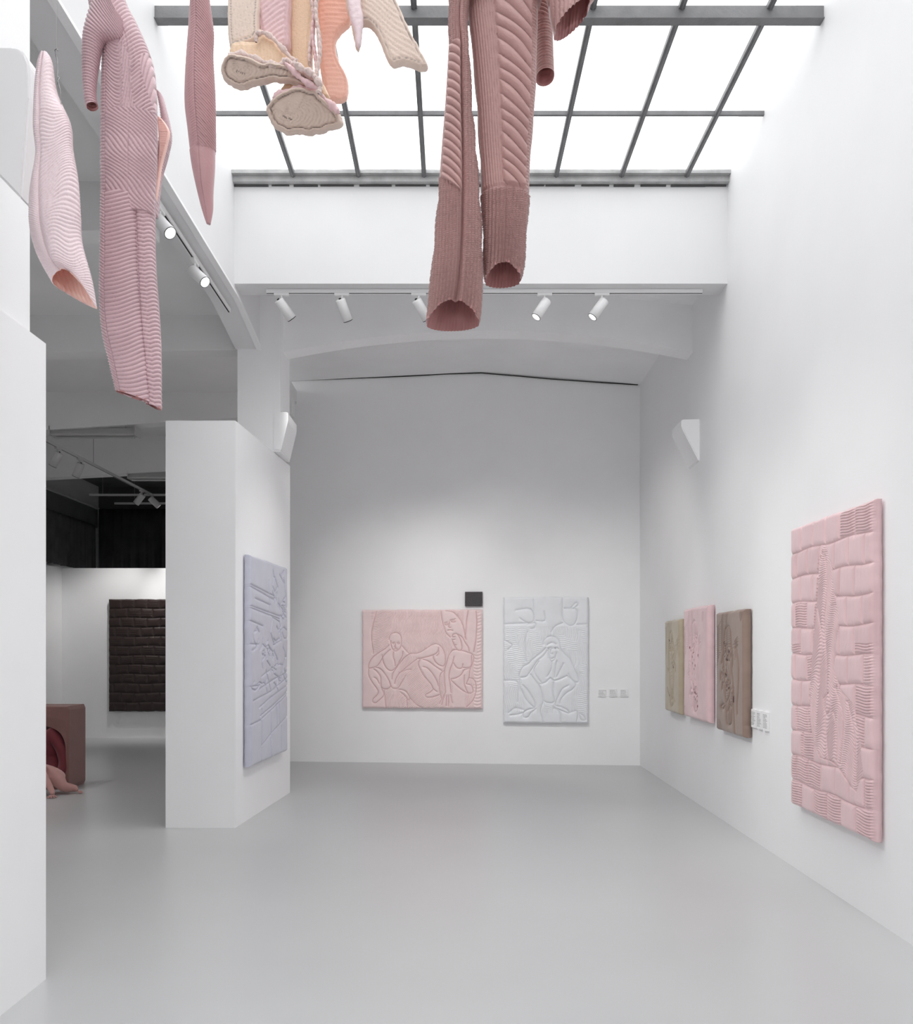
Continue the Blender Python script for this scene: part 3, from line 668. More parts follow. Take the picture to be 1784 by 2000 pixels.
# --- blue quilt on the partition; U away from camera, normal = +X: (Y) x Z = X
pd = Vector((.0683, 1, 0)).normalized()
def blue_h(U, V):
    W, H = float(U.max()), float(V.max()); x = U / W; y = 1 - V / H
    L = [[(0,.14),(.6,.17)],[(0,.15),(.6,.19)],[(0,.24),(.75,.27)],[(0,.25),(.75,.285)],[(.1,.2),(.5,.22)],[(.45,.1),(.48,.26)],[(0,.31),(.3,.33)],[(.55,.28),(.75,.30),(.8,.40),(.6,.42),(.5,.36),(.55,.28)],
         [(.25,.58),(.5,.55),(.7,.52)],[(.2,.64),(.6,.6),(1,.57)],[(.05,.69),(.5,.66),(1,.6)],[(.2,.73),(.5,.69),(1,.64)],[(.22,.77),(.6,.73),(1,.675)],[(.22,.79),(.6,.745),(1,.69)],[(.25,.92),(.6,.86),(1,.81)],
         [(.26,.74),(.26,1)],[(.5,.76),(.52,.9)],[(.66,.73),(.68,.86)],[(.74,.73),(.76,.84)],[(.5,.9),(.52,1)],[(.8,.85),(.8,.97)],[(.35,.6),(.4,.66)],[(.45,.6),(.5,.65)],[(0,.8),(.25,.79)],[(0,.42),(.2,.42)],[(0,.62),(.2,.62)],
         [(.6,.07),(.55,.12),(.62,.15),(.7,.12),(.6,.07)],[(.75,.05),(.9,.09),(.95,.16),(.8,.2)],[(.7,.2),(.9,.24),(1,.22)],[(.6,.45),(.7,.5),(.6,.57),(.8,.6),(.9,.5)],[(.3,.42),(.45,.45),(.4,.5),(.5,.53)]]
    rnd = random.Random(2)
    for k in range(46):
        p = [(rnd.uniform(.12, 1), rnd.uniform(.3, .64) if k < 32 else rnd.uniform(.04, .3))]
        if k >= 32: p[0] = (rnd.uniform(.55, 1), p[0][1])
        for s in range(3): p.append((p[-1][0] + rnd.uniform(-.09, .09), p[-1][1] + rnd.uniform(-.035, .035)))
        L.append(smooth_line(p, 3))
    D = seg_dist(U, H - V, [[(a_ * W, b_ * H) for a_, b_ in l] for l in L])
    return 1 - np.exp(-D / .007) + .2 * nz(U * 3, V * 3, 1.5), np.clip(1 - D / .004, 0, 1) * .4
M['q_blue'] = fabric('blue_grey_satin', srgb(190, 191, 204), srgb(120, 124, 150), .36, .2, .03, .3, .6, 35)
panel('quilted_artwork', (-2.322 + .0683 * 7.51 + .001, 7.51, .478), pd, (0, 0, 1), 1.235, 1.84, .055, 300, 520, blue_h, .014, M['q_blue'], 'tall blue grey quilted panel on the side of the middle partition')
# --- dark brown quilt in the left room, normal -Y : U=+X
def dk_h(U, V):
    W, H = float(U.max()), float(V.max())
    D = seg_dist(U, H - V, [[(a_ * W, b_ * H) for a_, b_ in l] for l in brick_lines(12, 7, seed=5)])
    r_, t_ = rib(V / .03, .6); m_ = nz(U * 2, V * 2, 1) > .2
    return (1 - np.exp(-D / .02)) * np.where(m_, .6 + .4 * r_, 1), np.clip(1 - D / .005, 0, 1) * .3
M['q_dark'] = fabric('dark_brown_satin', srgb(44, 30, 28), srgb(28, 20, 20), .45, .05, .05, .25, .5, 40)
a = P(211, 1390, 14.6); b_ = P(211, 1170, 14.6)
panel('quilted_artwork', (a.x, 14.699, a.z), (1, 0, 0), (0, 0, 1), 1.5, b_.z - a.z, .07, 220, 260, dk_h, .022, M['q_dark'], 'very dark brown quilted panel on the back wall of the left room')

# --- label cards
def label_card(c, U, V, w_, h_, label, group, lines):
    c = Vector(c); U = Vector(U).normalized(); V = Vector(V).normalized(); n_ = U.cross(V)
    t = thing('label_card', c, label, 'wall label', group)
    bm = bmesh.new(); q_ = [c - U * w_ / 2 - V * h_ / 2, c + U * w_ / 2 - V * h_ / 2, c + U * w_ / 2 + V * h_ / 2, c - U * w_ / 2 + V * h_ / 2]
    prism(bm, q_, n_ * .018); bm_obj('card', bm, M['label'], t)
    bm = bmesh.new(); rnd = random.Random(int(abs(c.x * 91 + c.y * 13)))
    for k in range(lines):
        v = h_ * (.36 - .72 * (k + .5) / lines) * 1.05; x = -w_ * .40; end = w_ * rnd.uniform(.1, .38)
        while x < end:
            L = rnd.uniform(.008, .02); p = c + U * x + V * v + n_ * .0181; th = min(.0022, h_ / lines * .22)
            prism(bm, [p - V * th, p + U * L - V * th, p + U * L + V * th, p + V * th], n_ * .0004); x += L + .005
    bm_obj('print', bm, M['ink'], t)
for px, nm in ((1176, 'left'), (1197.5, 'middle'), (1219, 'right')):
    p = back_pos(px, 1353); label_card(p, Ub, (0, 0, 1), .098, .098, '%s white wall label of the three beside the icy white quilt' % nm, 'wall labels on the back wall', 4)
for px, py, nm in ((1474, 1403, 'farthest'), (1485, 1406, 'middle'), (1497, 1409, 'nearest')):
    Y = rw_Y(px, .01); label_card((XR(Y) - .001, Y, EYE - (py - VY) * Y / F), (-.0132, -1, 0), (0, 0, 1), .098, .14, '%s white wall label of the three beside the taupe quilt' % nm, 'wall labels on the right wall', 10)

# --- cable along the top of the back wall
def tube_path(name, pts, r, mat, parent=None, n=8):
    bm = bmesh.new(); prev = None
    for i, p in enumerate(pts):
        d = (Vector(pts[min(i + 1, len(pts) - 1)]) - Vector(pts[max(i - 1, 0)])).normalized(); qd = d.to_track_quat('Z', 'Y')
        ring = [bm.verts.new(Vector(p) + qd @ Vector((math.cos(2 * math.pi * k / n) * r, math.sin(2 * math.pi * k / n) * r, 0))) for k in range(n)]
        if prev:
            for k in range(n): bm.faces.new((prev[k], prev[(k + 1) % n], ring[(k + 1) % n], ring[k]))
        prev = ring
    return bm_obj(name, bm, mat, parent, smooth=True)
pts = []
for px, py in ((551, 745), (620, 742), (700, 739), (800, 735), (870, 731), (940, 729), (1000, 734), (1080, 741), (1180, 748), (1246, 752)):
    p = back_pos(px, py); p.y -= .012; pts.append(p)
tag(tube_path('cable', pts, .007, M['cable']), 'thin black cable along the top edge of the back wall', 'cable')

# ------------------------------------------------------------------ hanging quilted garments
def resample(pts, n):
    p = np.array(smooth_line(pts, 8)); return p
def loft(name, L, R, Y, thick, n, m_, hfun, amp, mat, parent, lining=None, dip=0, squash=.85, ycurve=None, close_end=True, lin_len=.25, wav=.0):
    """padded tube between two traced edges L and R (px points, top to bottom) at distance Y"""
    l = np.array(smooth_line(L, 10)); r = np.array(smooth_line(R, 10)); k = len(l)
    assert len(l) == len(r), name
    mid = (l + r) / 2; seg = np.concatenate([[0], np.cumsum(np.hypot(*np.diff(mid, axis=0).T))]); tt = np.linspace(0, seg[-1], n)
    li = np.stack([np.interp(tt, seg, l[:, i]) for i in (0, 1)], 1); ri = np.stack([np.interp(tt, seg, r[:, i]) for i in (0, 1)], 1)
    t01 = tt / seg[-1]
    Yc = Y + (np.interp(t01, *zip(*ycurve)) if ycurve else 0 * t01)
    S = (Yc / F)[:, None]
    cvt = lambda q_: np.stack([(q_[:, 0] - VX) * Yc / F, EYE - (q_[:, 1] - VY) * Yc / F], 1)
    lw, rw = cvt(li), cvt(ri); mw = (lw + rw) / 2; hw = (rw - lw) / 2; hl = np.hypot(*hw.T)
    th = np.linspace(0, 2 * np.pi, m_, endpoint=False); c = -np.cos(th); s = np.sin(th)      # th 0 = left edge, pi/2 = front, pi = right
    ss = np.sign(s) * np.abs(s) ** squash
    T = np.interp(t01, *zip(*thick)) if not np.isscalar(thick) else np.full(n, thick)
    b_ = T
    Xg = mw[:, 0:1] + hw[:, 0:1] * c[None]; Zg = mw[:, 1:2] + hw[:, 1:2] * c[None]; Yg = Yc[:, None] - b_[:, None] * ss[None]
    P3 = np.stack([Xg, Yg, Zg], -1)
    vv = (tt[:, None] * Y / F) + 0 * c[None]; uu = np.where(s >= 0, 0, 2)[None] + 0 * vv; across = c[None] + 0 * vv
    arc = across * hl[:, None]
    h, st = hfun(across, arc, vv, t01[:, None] + 0 * across, (s >= -1e-6)[None] & (vv > -1))
    du = np.roll(P3, -1, 1) - np.roll(P3, 1, 1); dv = np.gradient(P3, axis=0)
    nn = np.cross(du, dv); nn /= (np.linalg.norm(nn, axis=-1, keepdims=True) + 1e-9)
    cen = np.stack([mw[:, 0:1] + 0 * c[None], Yc[:, None] + 0 * c[None], mw[:, 1:2] + 0 * c[None]], -1)
    sgn = np.sign(np.sum(nn * (P3 - cen), -1, keepdims=True)); nn = nn * np.where(sgn == 0, 1, sgn)
    P3 = P3 + nn * ((h - .5) * amp)[..., None]
    if wav: P3 = P3 + nn * (wav * nz(across * 1.3 + 3 * (s[None] < 0), vv * 5, .6))[..., None]
    if dip: P3[..., 2] += (np.clip((t01 - .8) / .2, 0, 1) ** 2)[:, None] * dip * (.5 + .5 * np.cos(np.arccos(np.clip(c, -1, 1)) * 2 + np.pi))[None] * (s > 0)[None]
    verts = P3.reshape(-1, 3).tolist(); fs = []
    for j in range(n - 1):
        for i in range(m_):
            i2 = (i + 1) % m_; fs.append((j * m_ + i, (j + 1) * m_ + i, (j + 1) * m_ + i2, j * m_ + i2))
    sta = st.reshape(-1)
    def cap(row, rev):
        nonlocal verts, sta
        ctr = np.mean(np.array(verts[row * m_:(row + 1) * m_]), 0); verts.append(list(ctr)); ci = len(verts) - 1; sta = np.append(sta, 0)
        for i in range(m_):
            a_, b2 = row * m_ + i, row * m_ + (i + 1) % m_; fs.append((ci, a_, b2) if not rev else (ci, b2, a_))
    cap(0, False)
    if lining is None and close_end: cap(n - 1, True)
    o = mesh_obj(name, verts, fs, mat, parent, smooth=True, attr={'stitch': sta})
    if lining:
        rows = 26; P2 = []; k0 = int(n * (1 - lin_len))
        for j in range(rows):
            f = j / (rows - 1); row = int(round((n - 1) - f * (n - 1 - k0))); ring = P3[row]; cc = ring.mean(0)
            sc_ = [1.0, .97, .93][j] if j < 3 else .90 - .12 * f + .05 * np.sin(np.arange(m_) / m_ * 2 * np.pi * 5 + 4 * f)[:, None]
            P2.append(cc + (ring - cc) * sc_)
        vv2 = np.array(P2).reshape(-1, 3).tolist(); f2 = []
        for j in range(rows - 1):
            for i in range(m_): i2 = (i + 1) % m_; f2.append((j * m_ + i, (j + 1) * m_ + i, (j + 1) * m_ + i2, j * m_ + i2))
        cc = np.mean(P2[-1], 0); vv2.append(list(cc)); ci = len(vv2) - 1
        for i in range(m_): f2.append((ci, (rows - 1) * m_ + i, (rows - 1) * m_ + (i + 1) % m_))
        mesh_obj('lining', vv2, f2, lining, o, smooth=True, attr={'stitch': np.zeros(len(vv2))})
    return o
def pillow(name, outline, Y, T, r_px, hfun, amp, mat, parent, tilt=(0, 0), step=2.6, rim=0, seed=0, smooth_k=6):
    """padded flat shape cut to a traced outline; tilt = change of distance per px across / down"""
    ol = smooth_line(outline, smooth_k, True); c0 = np.mean(np.array(ol), 0)
    # even resample
    a_ = np.array(ol + [ol[0]]); sg = np.concatenate([[0], np.cumsum(np.hypot(*np.diff(a_, axis=0).T))]); nb = int(sg[-1] / step)
    tb = np.linspace(0, sg[-1], nb, endpoint=False); B = np.stack([np.interp(tb, sg, a_[:, 0]), np.interp(tb, sg, a_[:, 1])], 1)
    if rim:
        dB = np.roll(B, -1, 0) - np.roll(B, 1, 0); nrm = np.stack([dB[:, 1], -dB[:, 0]], 1); nrm /= np.linalg.norm(nrm, axis=1, keepdims=True) + 1e-9
        B = B + nrm * (rim * nz(tb / 9, tb * 0 + seed, 1))[:, None]
    x0, y0 = B.min(0); x1, y1 = B.max(0)
    gx, gy = np.meshgrid(np.arange(x0, x1, step), np.arange(y0, y1, step)); gx = gx + (np.arange(gx.shape[0]) % 2)[:, None] * step / 2
    X = gx.ravel(); Yy = gy.ravel(); ins = inside(X, Yy, [tuple(p) for p in B]); D = seg_dist(X, Yy, [[tuple(p) for p in B] + [tuple(B[0])]])
    k = ins & (D > step * .55); X, Yy, D = X[k], Yy[k], D[k]
    pts = [Vector(p) for p in B] + [Vector((float(a1), float(b1))) for a1, b1 in zip(X, Yy)]
    vo, eo, fo, ov, oe, of = delaunay_2d_cdt(pts, [(i, (i + 1) % nb) for i in range(nb)], [], 1, 1e-5)
    V2 = np.array([tuple(v) for v in vo]); Dv = seg_dist(V2[:, 0], V2[:, 1], [[tuple(p) for p in B] + [tuple(B[0])]])
    isb = Dv < 1e-3
    e = np.clip(Dv / r_px, 0, 1); prof = np.sqrt(1 - (1 - e) ** 2)
    h, st = hfun(V2[:, 0], V2[:, 1], Dv); Yp = Y + tilt[0] * (V2[:, 0] - c0[0]) + tilt[1] * (V2[:, 1] - c0[1])
    base = np.stack([(V2[:, 0] - VX) * Yp / F, Yp, EYE - (V2[:, 1] - VY) * Yp / F], 1)
    off = prof * T * .5 + (h - .4) * amp * np.clip(Dv / 5, 0, 1)
    nrm = np.cross(np.array([1, tilt[0] * F / Y, 0]), np.array([0, tilt[1] * F / Y, -1])); nrm = nrm / np.linalg.norm(nrm)
    if nrm[1] > 0: nrm = -nrm
    fr = base + nrm * off[:, None]; bk = base - nrm * (off * .9)[:, None]
    nv = len(V2); idx = np.arange(nv); bmap = np.where(isb, idx, nv + idx)
    verts = fr.tolist() + bk.tolist(); fr[isb] = base[isb]
    for i in np.where(isb)[0]: verts[i] = base[i].tolist()
    fs = [tuple(f)[::-1] for f in fo] + [tuple(int(bmap[i]) for i in f) for f in fo]
    o = mesh_obj(name, verts, fs, mat, parent, smooth=True, attr={'stitch': np.concatenate([st, st])})
    bm = bmesh.new(); bm.from_mesh(o.data); lv = [v for v in bm.verts if not v.link_faces]; bmesh.ops.delete(bm, geom=lv, context='VERTS'); bmesh.ops.recalc_face_normals(bm, faces=bm.faces); bm.to_mesh(o.data); bm.free()
    return o
def hang(parent, px, py, Y, ztop=GZ - .04, r=.0015):
    p = P(px, py, Y); bm = bmesh.new(); cyl(bm, p, (p.x, p.y, ztop), r, 6); bm_obj('hanging_wire', bm, M['wire'], parent)

M['suit_pink'] = fabric('dusty_pink_satin', srgb(202, 170, 176), srgb(150, 108, 122), .4, .3, .05, .35, .7, 90)
M['suit_mauve'] = fabric('mauve_brown_satin', srgb(180, 138, 133), srgb(126, 86, 86), .45, .3, .05, .3, .65, 110)
M['lin_mauve'] = fabric('deep_rose_lining', srgb(184, 130, 128), None, .4, .1, .06, .3)
M['pale'] = fabric('pale_blush_satin', srgb(236, 216, 220), srgb(204, 164, 168), .38, .3, .03, .35, .5, 90)
M['lin_peach'] = fabric('peach_lining', srgb(246, 204, 192), None, .4, .1, .05, .3)
M['slim'] = fabric('dusty_rose_satin', srgb(190, 147, 150), srgb(128, 84, 92), .42, .3, .05, .3, .6, 100)
M['grey_patch'] = fabric('grey_cloth_patch', srgb(150, 150, 150), None, .7)
M['cream'] = fabric('cream_wadding_cloth', srgb(230, 210, 196), srgb(90, 84, 84), .7, .3, .04, .5, .8, 120)
M['sole'] = fabric('greige_sole_cloth', srgb(214, 192, 178), srgb(80, 72, 72), .75, .3, .04, .5, .8, 120)
M['cream2'] = fabric('warm_cream_cloth', srgb(238, 208, 178), srgb(170, 130, 92), .6, .3, .05, .5, .6, 120)
M['lilac'] = fabric('lilac_pink_satin', srgb(224, 188, 190), srgb(176, 130, 140), .4, .3, .05, .35, .5, 90)
M['orange'] = fabric('salmon_orange_cloth', srgb(250, 198, 180), srgb(224, 150, 130), .5, .3, .05, .4, .5, 90)
M['wad'] = fabric('raw_white_wadding', srgb(228, 206, 200), None, .9, .5, .06, .9, .5, 160)

# ---- mauve suit, right of centre (distance 2.1 m)
SY = 2.1
t = thing('quilted_suit', P(960, -230, SY), 'mauve brown quilted suit hanging with two long open trouser legs, right of centre', 'hanging garment')
def seam(st, h, across, pos, w_=.03, g=1.0):
    e = np.abs(across - pos); h = h * np.clip(e / (w_ * 2.2), 0, 1) ** .5; st = np.maximum(st, np.clip(1 - e / w_, 0, 1) * g); return st, h
def leaf_ribs(arc, vv, slope, pitch, curve=0.0):
    ph = (vv - slope * arc - curve * arc * arc) / pitch
    return ph
def h_leg_r(ac, arc, v, t01, fr):
    # upper: diagonal leaf-shaped pads right of a slanting seam; left: fine vertical rows; cuff: dotted vertical rows
    x = ac
    edge = -.25 - .35 * (1 - t01) * 0 + .30 * (t01 - .3)
    r1, s1 = rib((v - (.5 + .5 * t01) * (arc + .02) - 3.0 * arc * arc * (arc > 0) + .003 * np.sin(v * 60)) * (1 + .22 * t01) / .036, .36)
    r2, s2 = rib((arc - .25 * v * .3) / .0062, .6); dot = .5 + .5 * np.sin(v / .0042 * 2 * np.pi)
    r3, s3 = rib(arc / .0088, .55); dot3 = .55 + .45 * np.sin(v / .0052 * 2 * np.pi + 2 * np.round(arc / .0088))
    up = (x > edge) & (t01 < .735)
    h = np.where(up, r1 * 1.15, r2 * .34 + .12 * dot); st = np.where(up, s1 * .8, s2 * .25)
    lead = np.clip((x - edge) / .10, 0, 1); h = np.where(up, h * (.35 + .65 * lead ** .5), h)
    cuff = t01 > .735 + .1 * np.clip(-x, 0, 1) * 0
    h = np.where(cuff, r3 * (.75 * dot3 + .1), h); st = np.where(cuff, s3 * .45 + .2 * (1 - dot3), st)
    side = x > .80; r4, s4 = rib(v / .008 + x * 2, .6); h = np.where(side & ~cuff, .35 * r4, h)
    st, h = seam(st, h, x, .80, .02, .8)
    bk = ~fr; h = np.where(bk, r3 * .5, h); st = np.where(bk, s3 * .3, st)
    e = np.abs(t01 - .735); h = h * np.clip(e / .008, .2, 1)
    return h, st
def h_leg_l(ac, arc, v, t01, fr):
    x = ac; sm = .16 + .1 * np.sin(t01 * 4)
    r1, s1 = rib((v - (.25 + .9 * t01) * (arc + .06) - 3 * (arc + .06) ** 2) / .0205, .42)
    r3, s3 = rib(arc / .0082, .55); dot3 = .55 + .45 * np.sin(v / .0052 * 2 * np.pi + 2 * np.round(arc / .0082))
    mid = (x < sm) & (t01 > .26) & (t01 < .66 + .05 * x)
    h = np.where(mid, r1 * 1.05, r3 * (.7 * dot3 + .12)); st = np.where(mid, s1 * .8, s3 * .4 + .15 * (1 - dot3))
    top = t01 < .09; h = np.where(top, .6 + .4 * nz(x * 2, v * 60, 1), h)
    sd = (x < -.82); h = np.where(sd & mid, .5, h)
    st, h = seam(st, h, x, sm, .03, .9); h = h - 1.6 * np.exp(-((x - sm) / .10) ** 2) * np.clip((t01 - .05) * 4, 0, 1)
    st, h = np.where(fr, st, s3 * .3), np.where(fr, h, r3 * .4)
    return h, st
loft('trouser_leg', [(905, -90), (915, 0), (917, 50), (922, 100), (930, 200), (936, 300), (941, 400), (944, 500), (946, 550)],
     [(1058, -90), (1052, 0), (1051, 50), (1050, 100), (1046, 200), (1038, 300), (1033, 400), (1026, 500), (1019, 548)], SY, [(0, .055), (.5, .045), (1, .042)], 420, 220, h_leg_r, .009, M['suit_mauve'], t, lining=M['lin_mauve'], dip=.028, lin_len=.3)
loft('trouser_leg', [(872, -90), (878, 0), (877, 50), (876, 100), (870, 200), (862, 300), (855, 400), (846, 500), (836, 600), (832, 634)],
     [(925, -90), (916, 0), (912, 50), (917, 100), (922, 200), (931, 300), (938, 400), (943, 500), (941, 600), (938, 632)], SY - .03, [(0, .03), (.3, .038), (1, .048)], 460, 200, h_leg_l, .0085, M['suit_mauve'], t, lining=M['lin_mauve'], dip=.04, lin_len=.3)
def h_plain(pitch=.009, axis='v', k=.5, slope=0.0):
    def f(ac, arc, v, t01, fr):
        r_, s_ = rib(((v - slope * arc) if axis == 'v' else arc) / pitch, .5); return r_ * (k + .5), s_ * .6
    return f
loft('torso', [(905, -330), (880, -250), (872, -160), (872, -60), (880, 10)], [(1010, -330), (1050, -250), (1062, -160), (1060, -60), (1054, 10)], SY, .06, 120, 120, h_plain(.012, 'v', .5, .6), .007, M['suit_mauve'], t)
def h_arm(ac, arc, v, t01, fr):
    r1, s1 = rib((v - .5 * arc) / .0105, .5); r2, s2 = rib((v + .02 * arc) / .0075, .5); c = t01 > .62
    return np.where(c, r2 * .7, r1), np.where(c, s2 * .5, s1 * .6)
loft('sleeve', [(1030, -120), (1038, -40), (1042, 40), (1046, 100), (1048, 152)], [(1070, -120), (1072, -40), (1078, 40), (1080, 100), (1082, 150)], SY + .13, .035, 160, 90, h_arm, .006, M['suit_mauve'], t, lining=M['lin_mauve'], lin_len=.35)
loft('sleeve', [(1020, -80), (1060, -30), (1072, 10), (1084, 66)], [(1120, -150), (1160, -90), (1168, -30), (1150, 12)], SY - .02, [(0, .03), (1, .05)], 120, 120, h_plain(.0105, 'a', .5), .006, M['suit_mauve'], t, lining=M['lin_mauve'], lin_len=.6)
hang(t, 955, -325, SY)

# ---- dusty pink suit, left (distance 3.2 m)
PY = 3.2
t = thing('quilted_suit', P(235, -60, PY), 'dusty pink quilted suit hanging full length in front of the left track', 'hanging garment')
def h_torso(ac, arc, v, t01, fr):
    x = ac
    ch = v + .55 * np.abs(arc + .012) + .012 * np.sin(arc * 60); r1, s1 = rib(ch / .0135, .5)
    r2, s2 = rib((v + .9 * arc + 2.2 * arc * arc) / .0155, .5); r3, s3 = rib((arc * .9 + .16 * v) / .0095, .55)
    z = nz(arc * 9, v * 4, .8)
    h = np.where(x < -.72, rib((v - .5 * arc) / .012, .5)[0], np.where(x < .0, r1, np.where(z > .2, r3, r2)))
    h = np.where((t01 > .62) & (x > -.72), rib((v - .9 * arc + .01 * np.sin(v * 40)) / .0165, .45)[0], h)
    st = np.where(x < .0, s1, s2) * .5
    st, h = seam(st, h, x, -.72, .022, .9); st, h = seam(st, h, x, .28 - .1 * t01, .012, .35)
    return np.where(fr, h, r1), st
def h_pleg(seams, chev=0):
    def f(ac, arc, v, t01, fr):
        wv = .45 * np.abs(arc - .012) if chev else -.9 * (arc * 0) + 4.0 * arc * arc
        r1, s1 = rib((v + wv + .25 * arc) / .0148, .45); r2, s2 = rib((v - 1.0 * arc) / .0115, .5)
        h = np.where(ac < seams[0], r2, r1); st = np.where(ac < seams[0], s2, s1) * .5
        for q_ in seams: st, h = seam(st, h, ac, q_, .03, .9)
        return np.where(fr, h, r1), st
    return f
loft('sleeve', [(308, 180), (316, 236), (308, 300), (302, 370), (300, 420)], [(318, 190), (334, 258), (328, 300), (314, 345), (306, 420)], PY + .12, .03, 160, 70, h_plain(.011, 'v', .4, .3), .005, M['suit_pink'], t)
loft('torso', [(186, -70), (176, 0), (188, 40), (203, 84), (203, 150), (201, 240), (200, 330), (200, 420)],
     [(225, -70), (243, 0), (264, 42), (288, 96), (301, 150), (305, 240), (304, 330), (299, 420)], PY, [(0, .03), (.3, .06), (.8, .065), (1, .05)], 380, 230, h_torso, .007, M['suit_pink'], t, wav=.003)
loft('sleeve', [(196, -30), (176, 22), (165, 70), (163, 130), (166, 180), (170, 212)], [(238, 40), (236, 74), (202, 82), (190, 130), (185, 180), (189, 205)], PY - .06, [(0, .04), (.4, .035), (1, .022)], 220, 90, h_plain(.0105, 'v', .5, .2), .007, M['suit_pink'], t, lining=M['lin_mauve'], lin_len=.2)
loft('trouser_leg', [(201, 385), (200, 440), (198, 520), (198, 590), (203, 650), (214, 700), (228, 764)],
     [(268, 385), (270, 440), (272, 520), (276, 590), (281, 650), (286, 700), (292, 786)], PY - .015, [(0, .05), (.7, .045), (1, .03)], 330, 170, h_pleg([-.62]), .0075, M['suit_pink'], t, lining=M['lin_mauve'], dip=.0, lin_len=.2, wav=.003)
loft('trouser_leg', [(262, 385), (264, 440), (266, 520), (270, 590), (274, 650), (280, 700), (288, 790)],
     [(302, 385), (300, 440), (302, 520), (307, 590), (311, 650), (313, 700), (314, 800)], PY + .015, [(0, .05), (.7, .045), (1, .03)], 330, 120, h_pleg([-.30], 1), .0075, M['suit_pink'], t, lining=M['lin_mauve'], lin_len=.2, wav=.003)
pillow('sleeve_lining', [(308, 228), (318, 234), (330, 252), (332, 266), (326, 292), (317, 326), (312, 360), (306, 395), (303, 380), (308, 330), (311, 290), (309, 250)], PY + .07, .02, 4, lambda X, Y, D: (rib(Y / 4.5, .6)[0] * .6 * (D > 3.5) + (D <= 3.5) * 1.0, rib(Y / 4.5)[1] * .5 * (D > 3.5)), .005, M['lin_peach'], t, step=1.6)
hang(t, 205, -60, PY)

# ---- pale blush sleeve piece, far left
LY = 2.95
t = thing('quilted_sleeve', P(88, 103, LY), 'pale blush quilted sleeve shape with peach lining, hanging far left', 'hanging garment')
def h_pale(ac, arc, v, t01, fr):
    x = ac; sm = -.5 + .25 * np.clip(1 - t01 * 3, 0, 1) * 1.6 - .12 * np.sin(t01 * 6)
    r1, s1 = rib((v - .35 * arc) / .0075, .55); z = nz(arc * 12, v * 7, .8)
    r2, s2 = rib((v + .6 * arc + .018 * np.sin(arc * 45 + v * 12) + .012 * z) / .0115, .5)
    h = np.where(x < sm, r1 * .7, r2); st = np.where(x < sm, s1, s2) * .45
    h = np.where((x > sm) & (t01 < .25), h * .35 + .4, h)
    st, h = seam(st, h, x, sm, .035, 1.0); h = h - 1.5 * np.exp(-((x - sm) / .14) ** 2)
    return np.where(fr, h, r1), st
loft('sleeve', [(83, 104), (76, 125), (70, 180), (68, 250), (74, 305), (66, 360), (62, 400), (63, 450), (75, 500), (105, 556)],
     [(92, 104), (101, 122), (110, 180), (136, 240), (140, 290), (150, 350), (155, 420), (158, 470), (178, 545), (187, 600)], LY, [(0, .01), (.05, .02), (.3, .045), (.7, .06), (1, .05)], 360, 210, h_pale, .005, M['pale'], t, lining=M['lin_peach'], lin_len=.22, wav=.004, dip=.065)
# hook and line
hp = [P(112, 165, LY), P(113, 140, LY), P(112, 118, LY), P(109, 108, LY), P(107, 98, LY), P(111, 95, LY), P(113, 99, LY)]
tube_path('wire_hook', hp, .0016, M['wire'], t)
tube_path('wire_hook', [P(112, 150, LY), P(116, 152, LY), P(113, 158, LY), P(118, 175, LY), P(120, 200, LY), P(118, 215, LY)], .0016, M['wire'], t)
hang(t, 110, 96, LY, 4.55, .0006)

# ---- slim dusty rose piece
t = thing('quilted_sleeve', P(390, -60, 3.0), 'slim dusty rose quilted sleeve tapering to a point, left of the cream pieces', 'hanging garment')
def h_slim(ac, arc, v, t01, fr):
    sm = -.22 + .1 * np.sin(t01 * 3)
    r1, s1 = rib((v - 1.1 * arc) / .0105, .5); r2, s2 = rib((v + .5 * arc) / .009, .5)
    h = np.where(ac > sm, r1, r2 * .6 * (ac > sm - .42) + .3 * (ac <= sm - .42)); st = np.where(ac > sm, s1 * .5, 0)
    low = t01 > .72; h = np.where(low, .55, h); st = np.where(low, 0, st)
    st, h = seam(st, h, ac, sm, .035, 1.0); dd = np.hypot((ac - sm) * .5, (t01 - .715) * 8); h = h * np.clip(dd / .25, .0, 1); st = np.maximum(st, np.clip(1 - dd / .12, 0, 1))
    return h, st
o = loft('sleeve', [(378, -70), (372, 0), (368, 60), (364, 120), (362, 200), (367, 250), (375, 320), (385, 370), (395, 410), (404, 437)],
     [(402, -70), (408, 0), (416, 60), (415, 110), (419, 190), (420, 250), (420, 320), (417, 370), (416, 410), (411, 438)], 3.0, [(0, .03), (.5, .045), (.85, .03), (1, .008)], 400, 130, h_slim, .0065, M['slim'], t, wav=.002)
hang(t, 390, -65, 3.0)

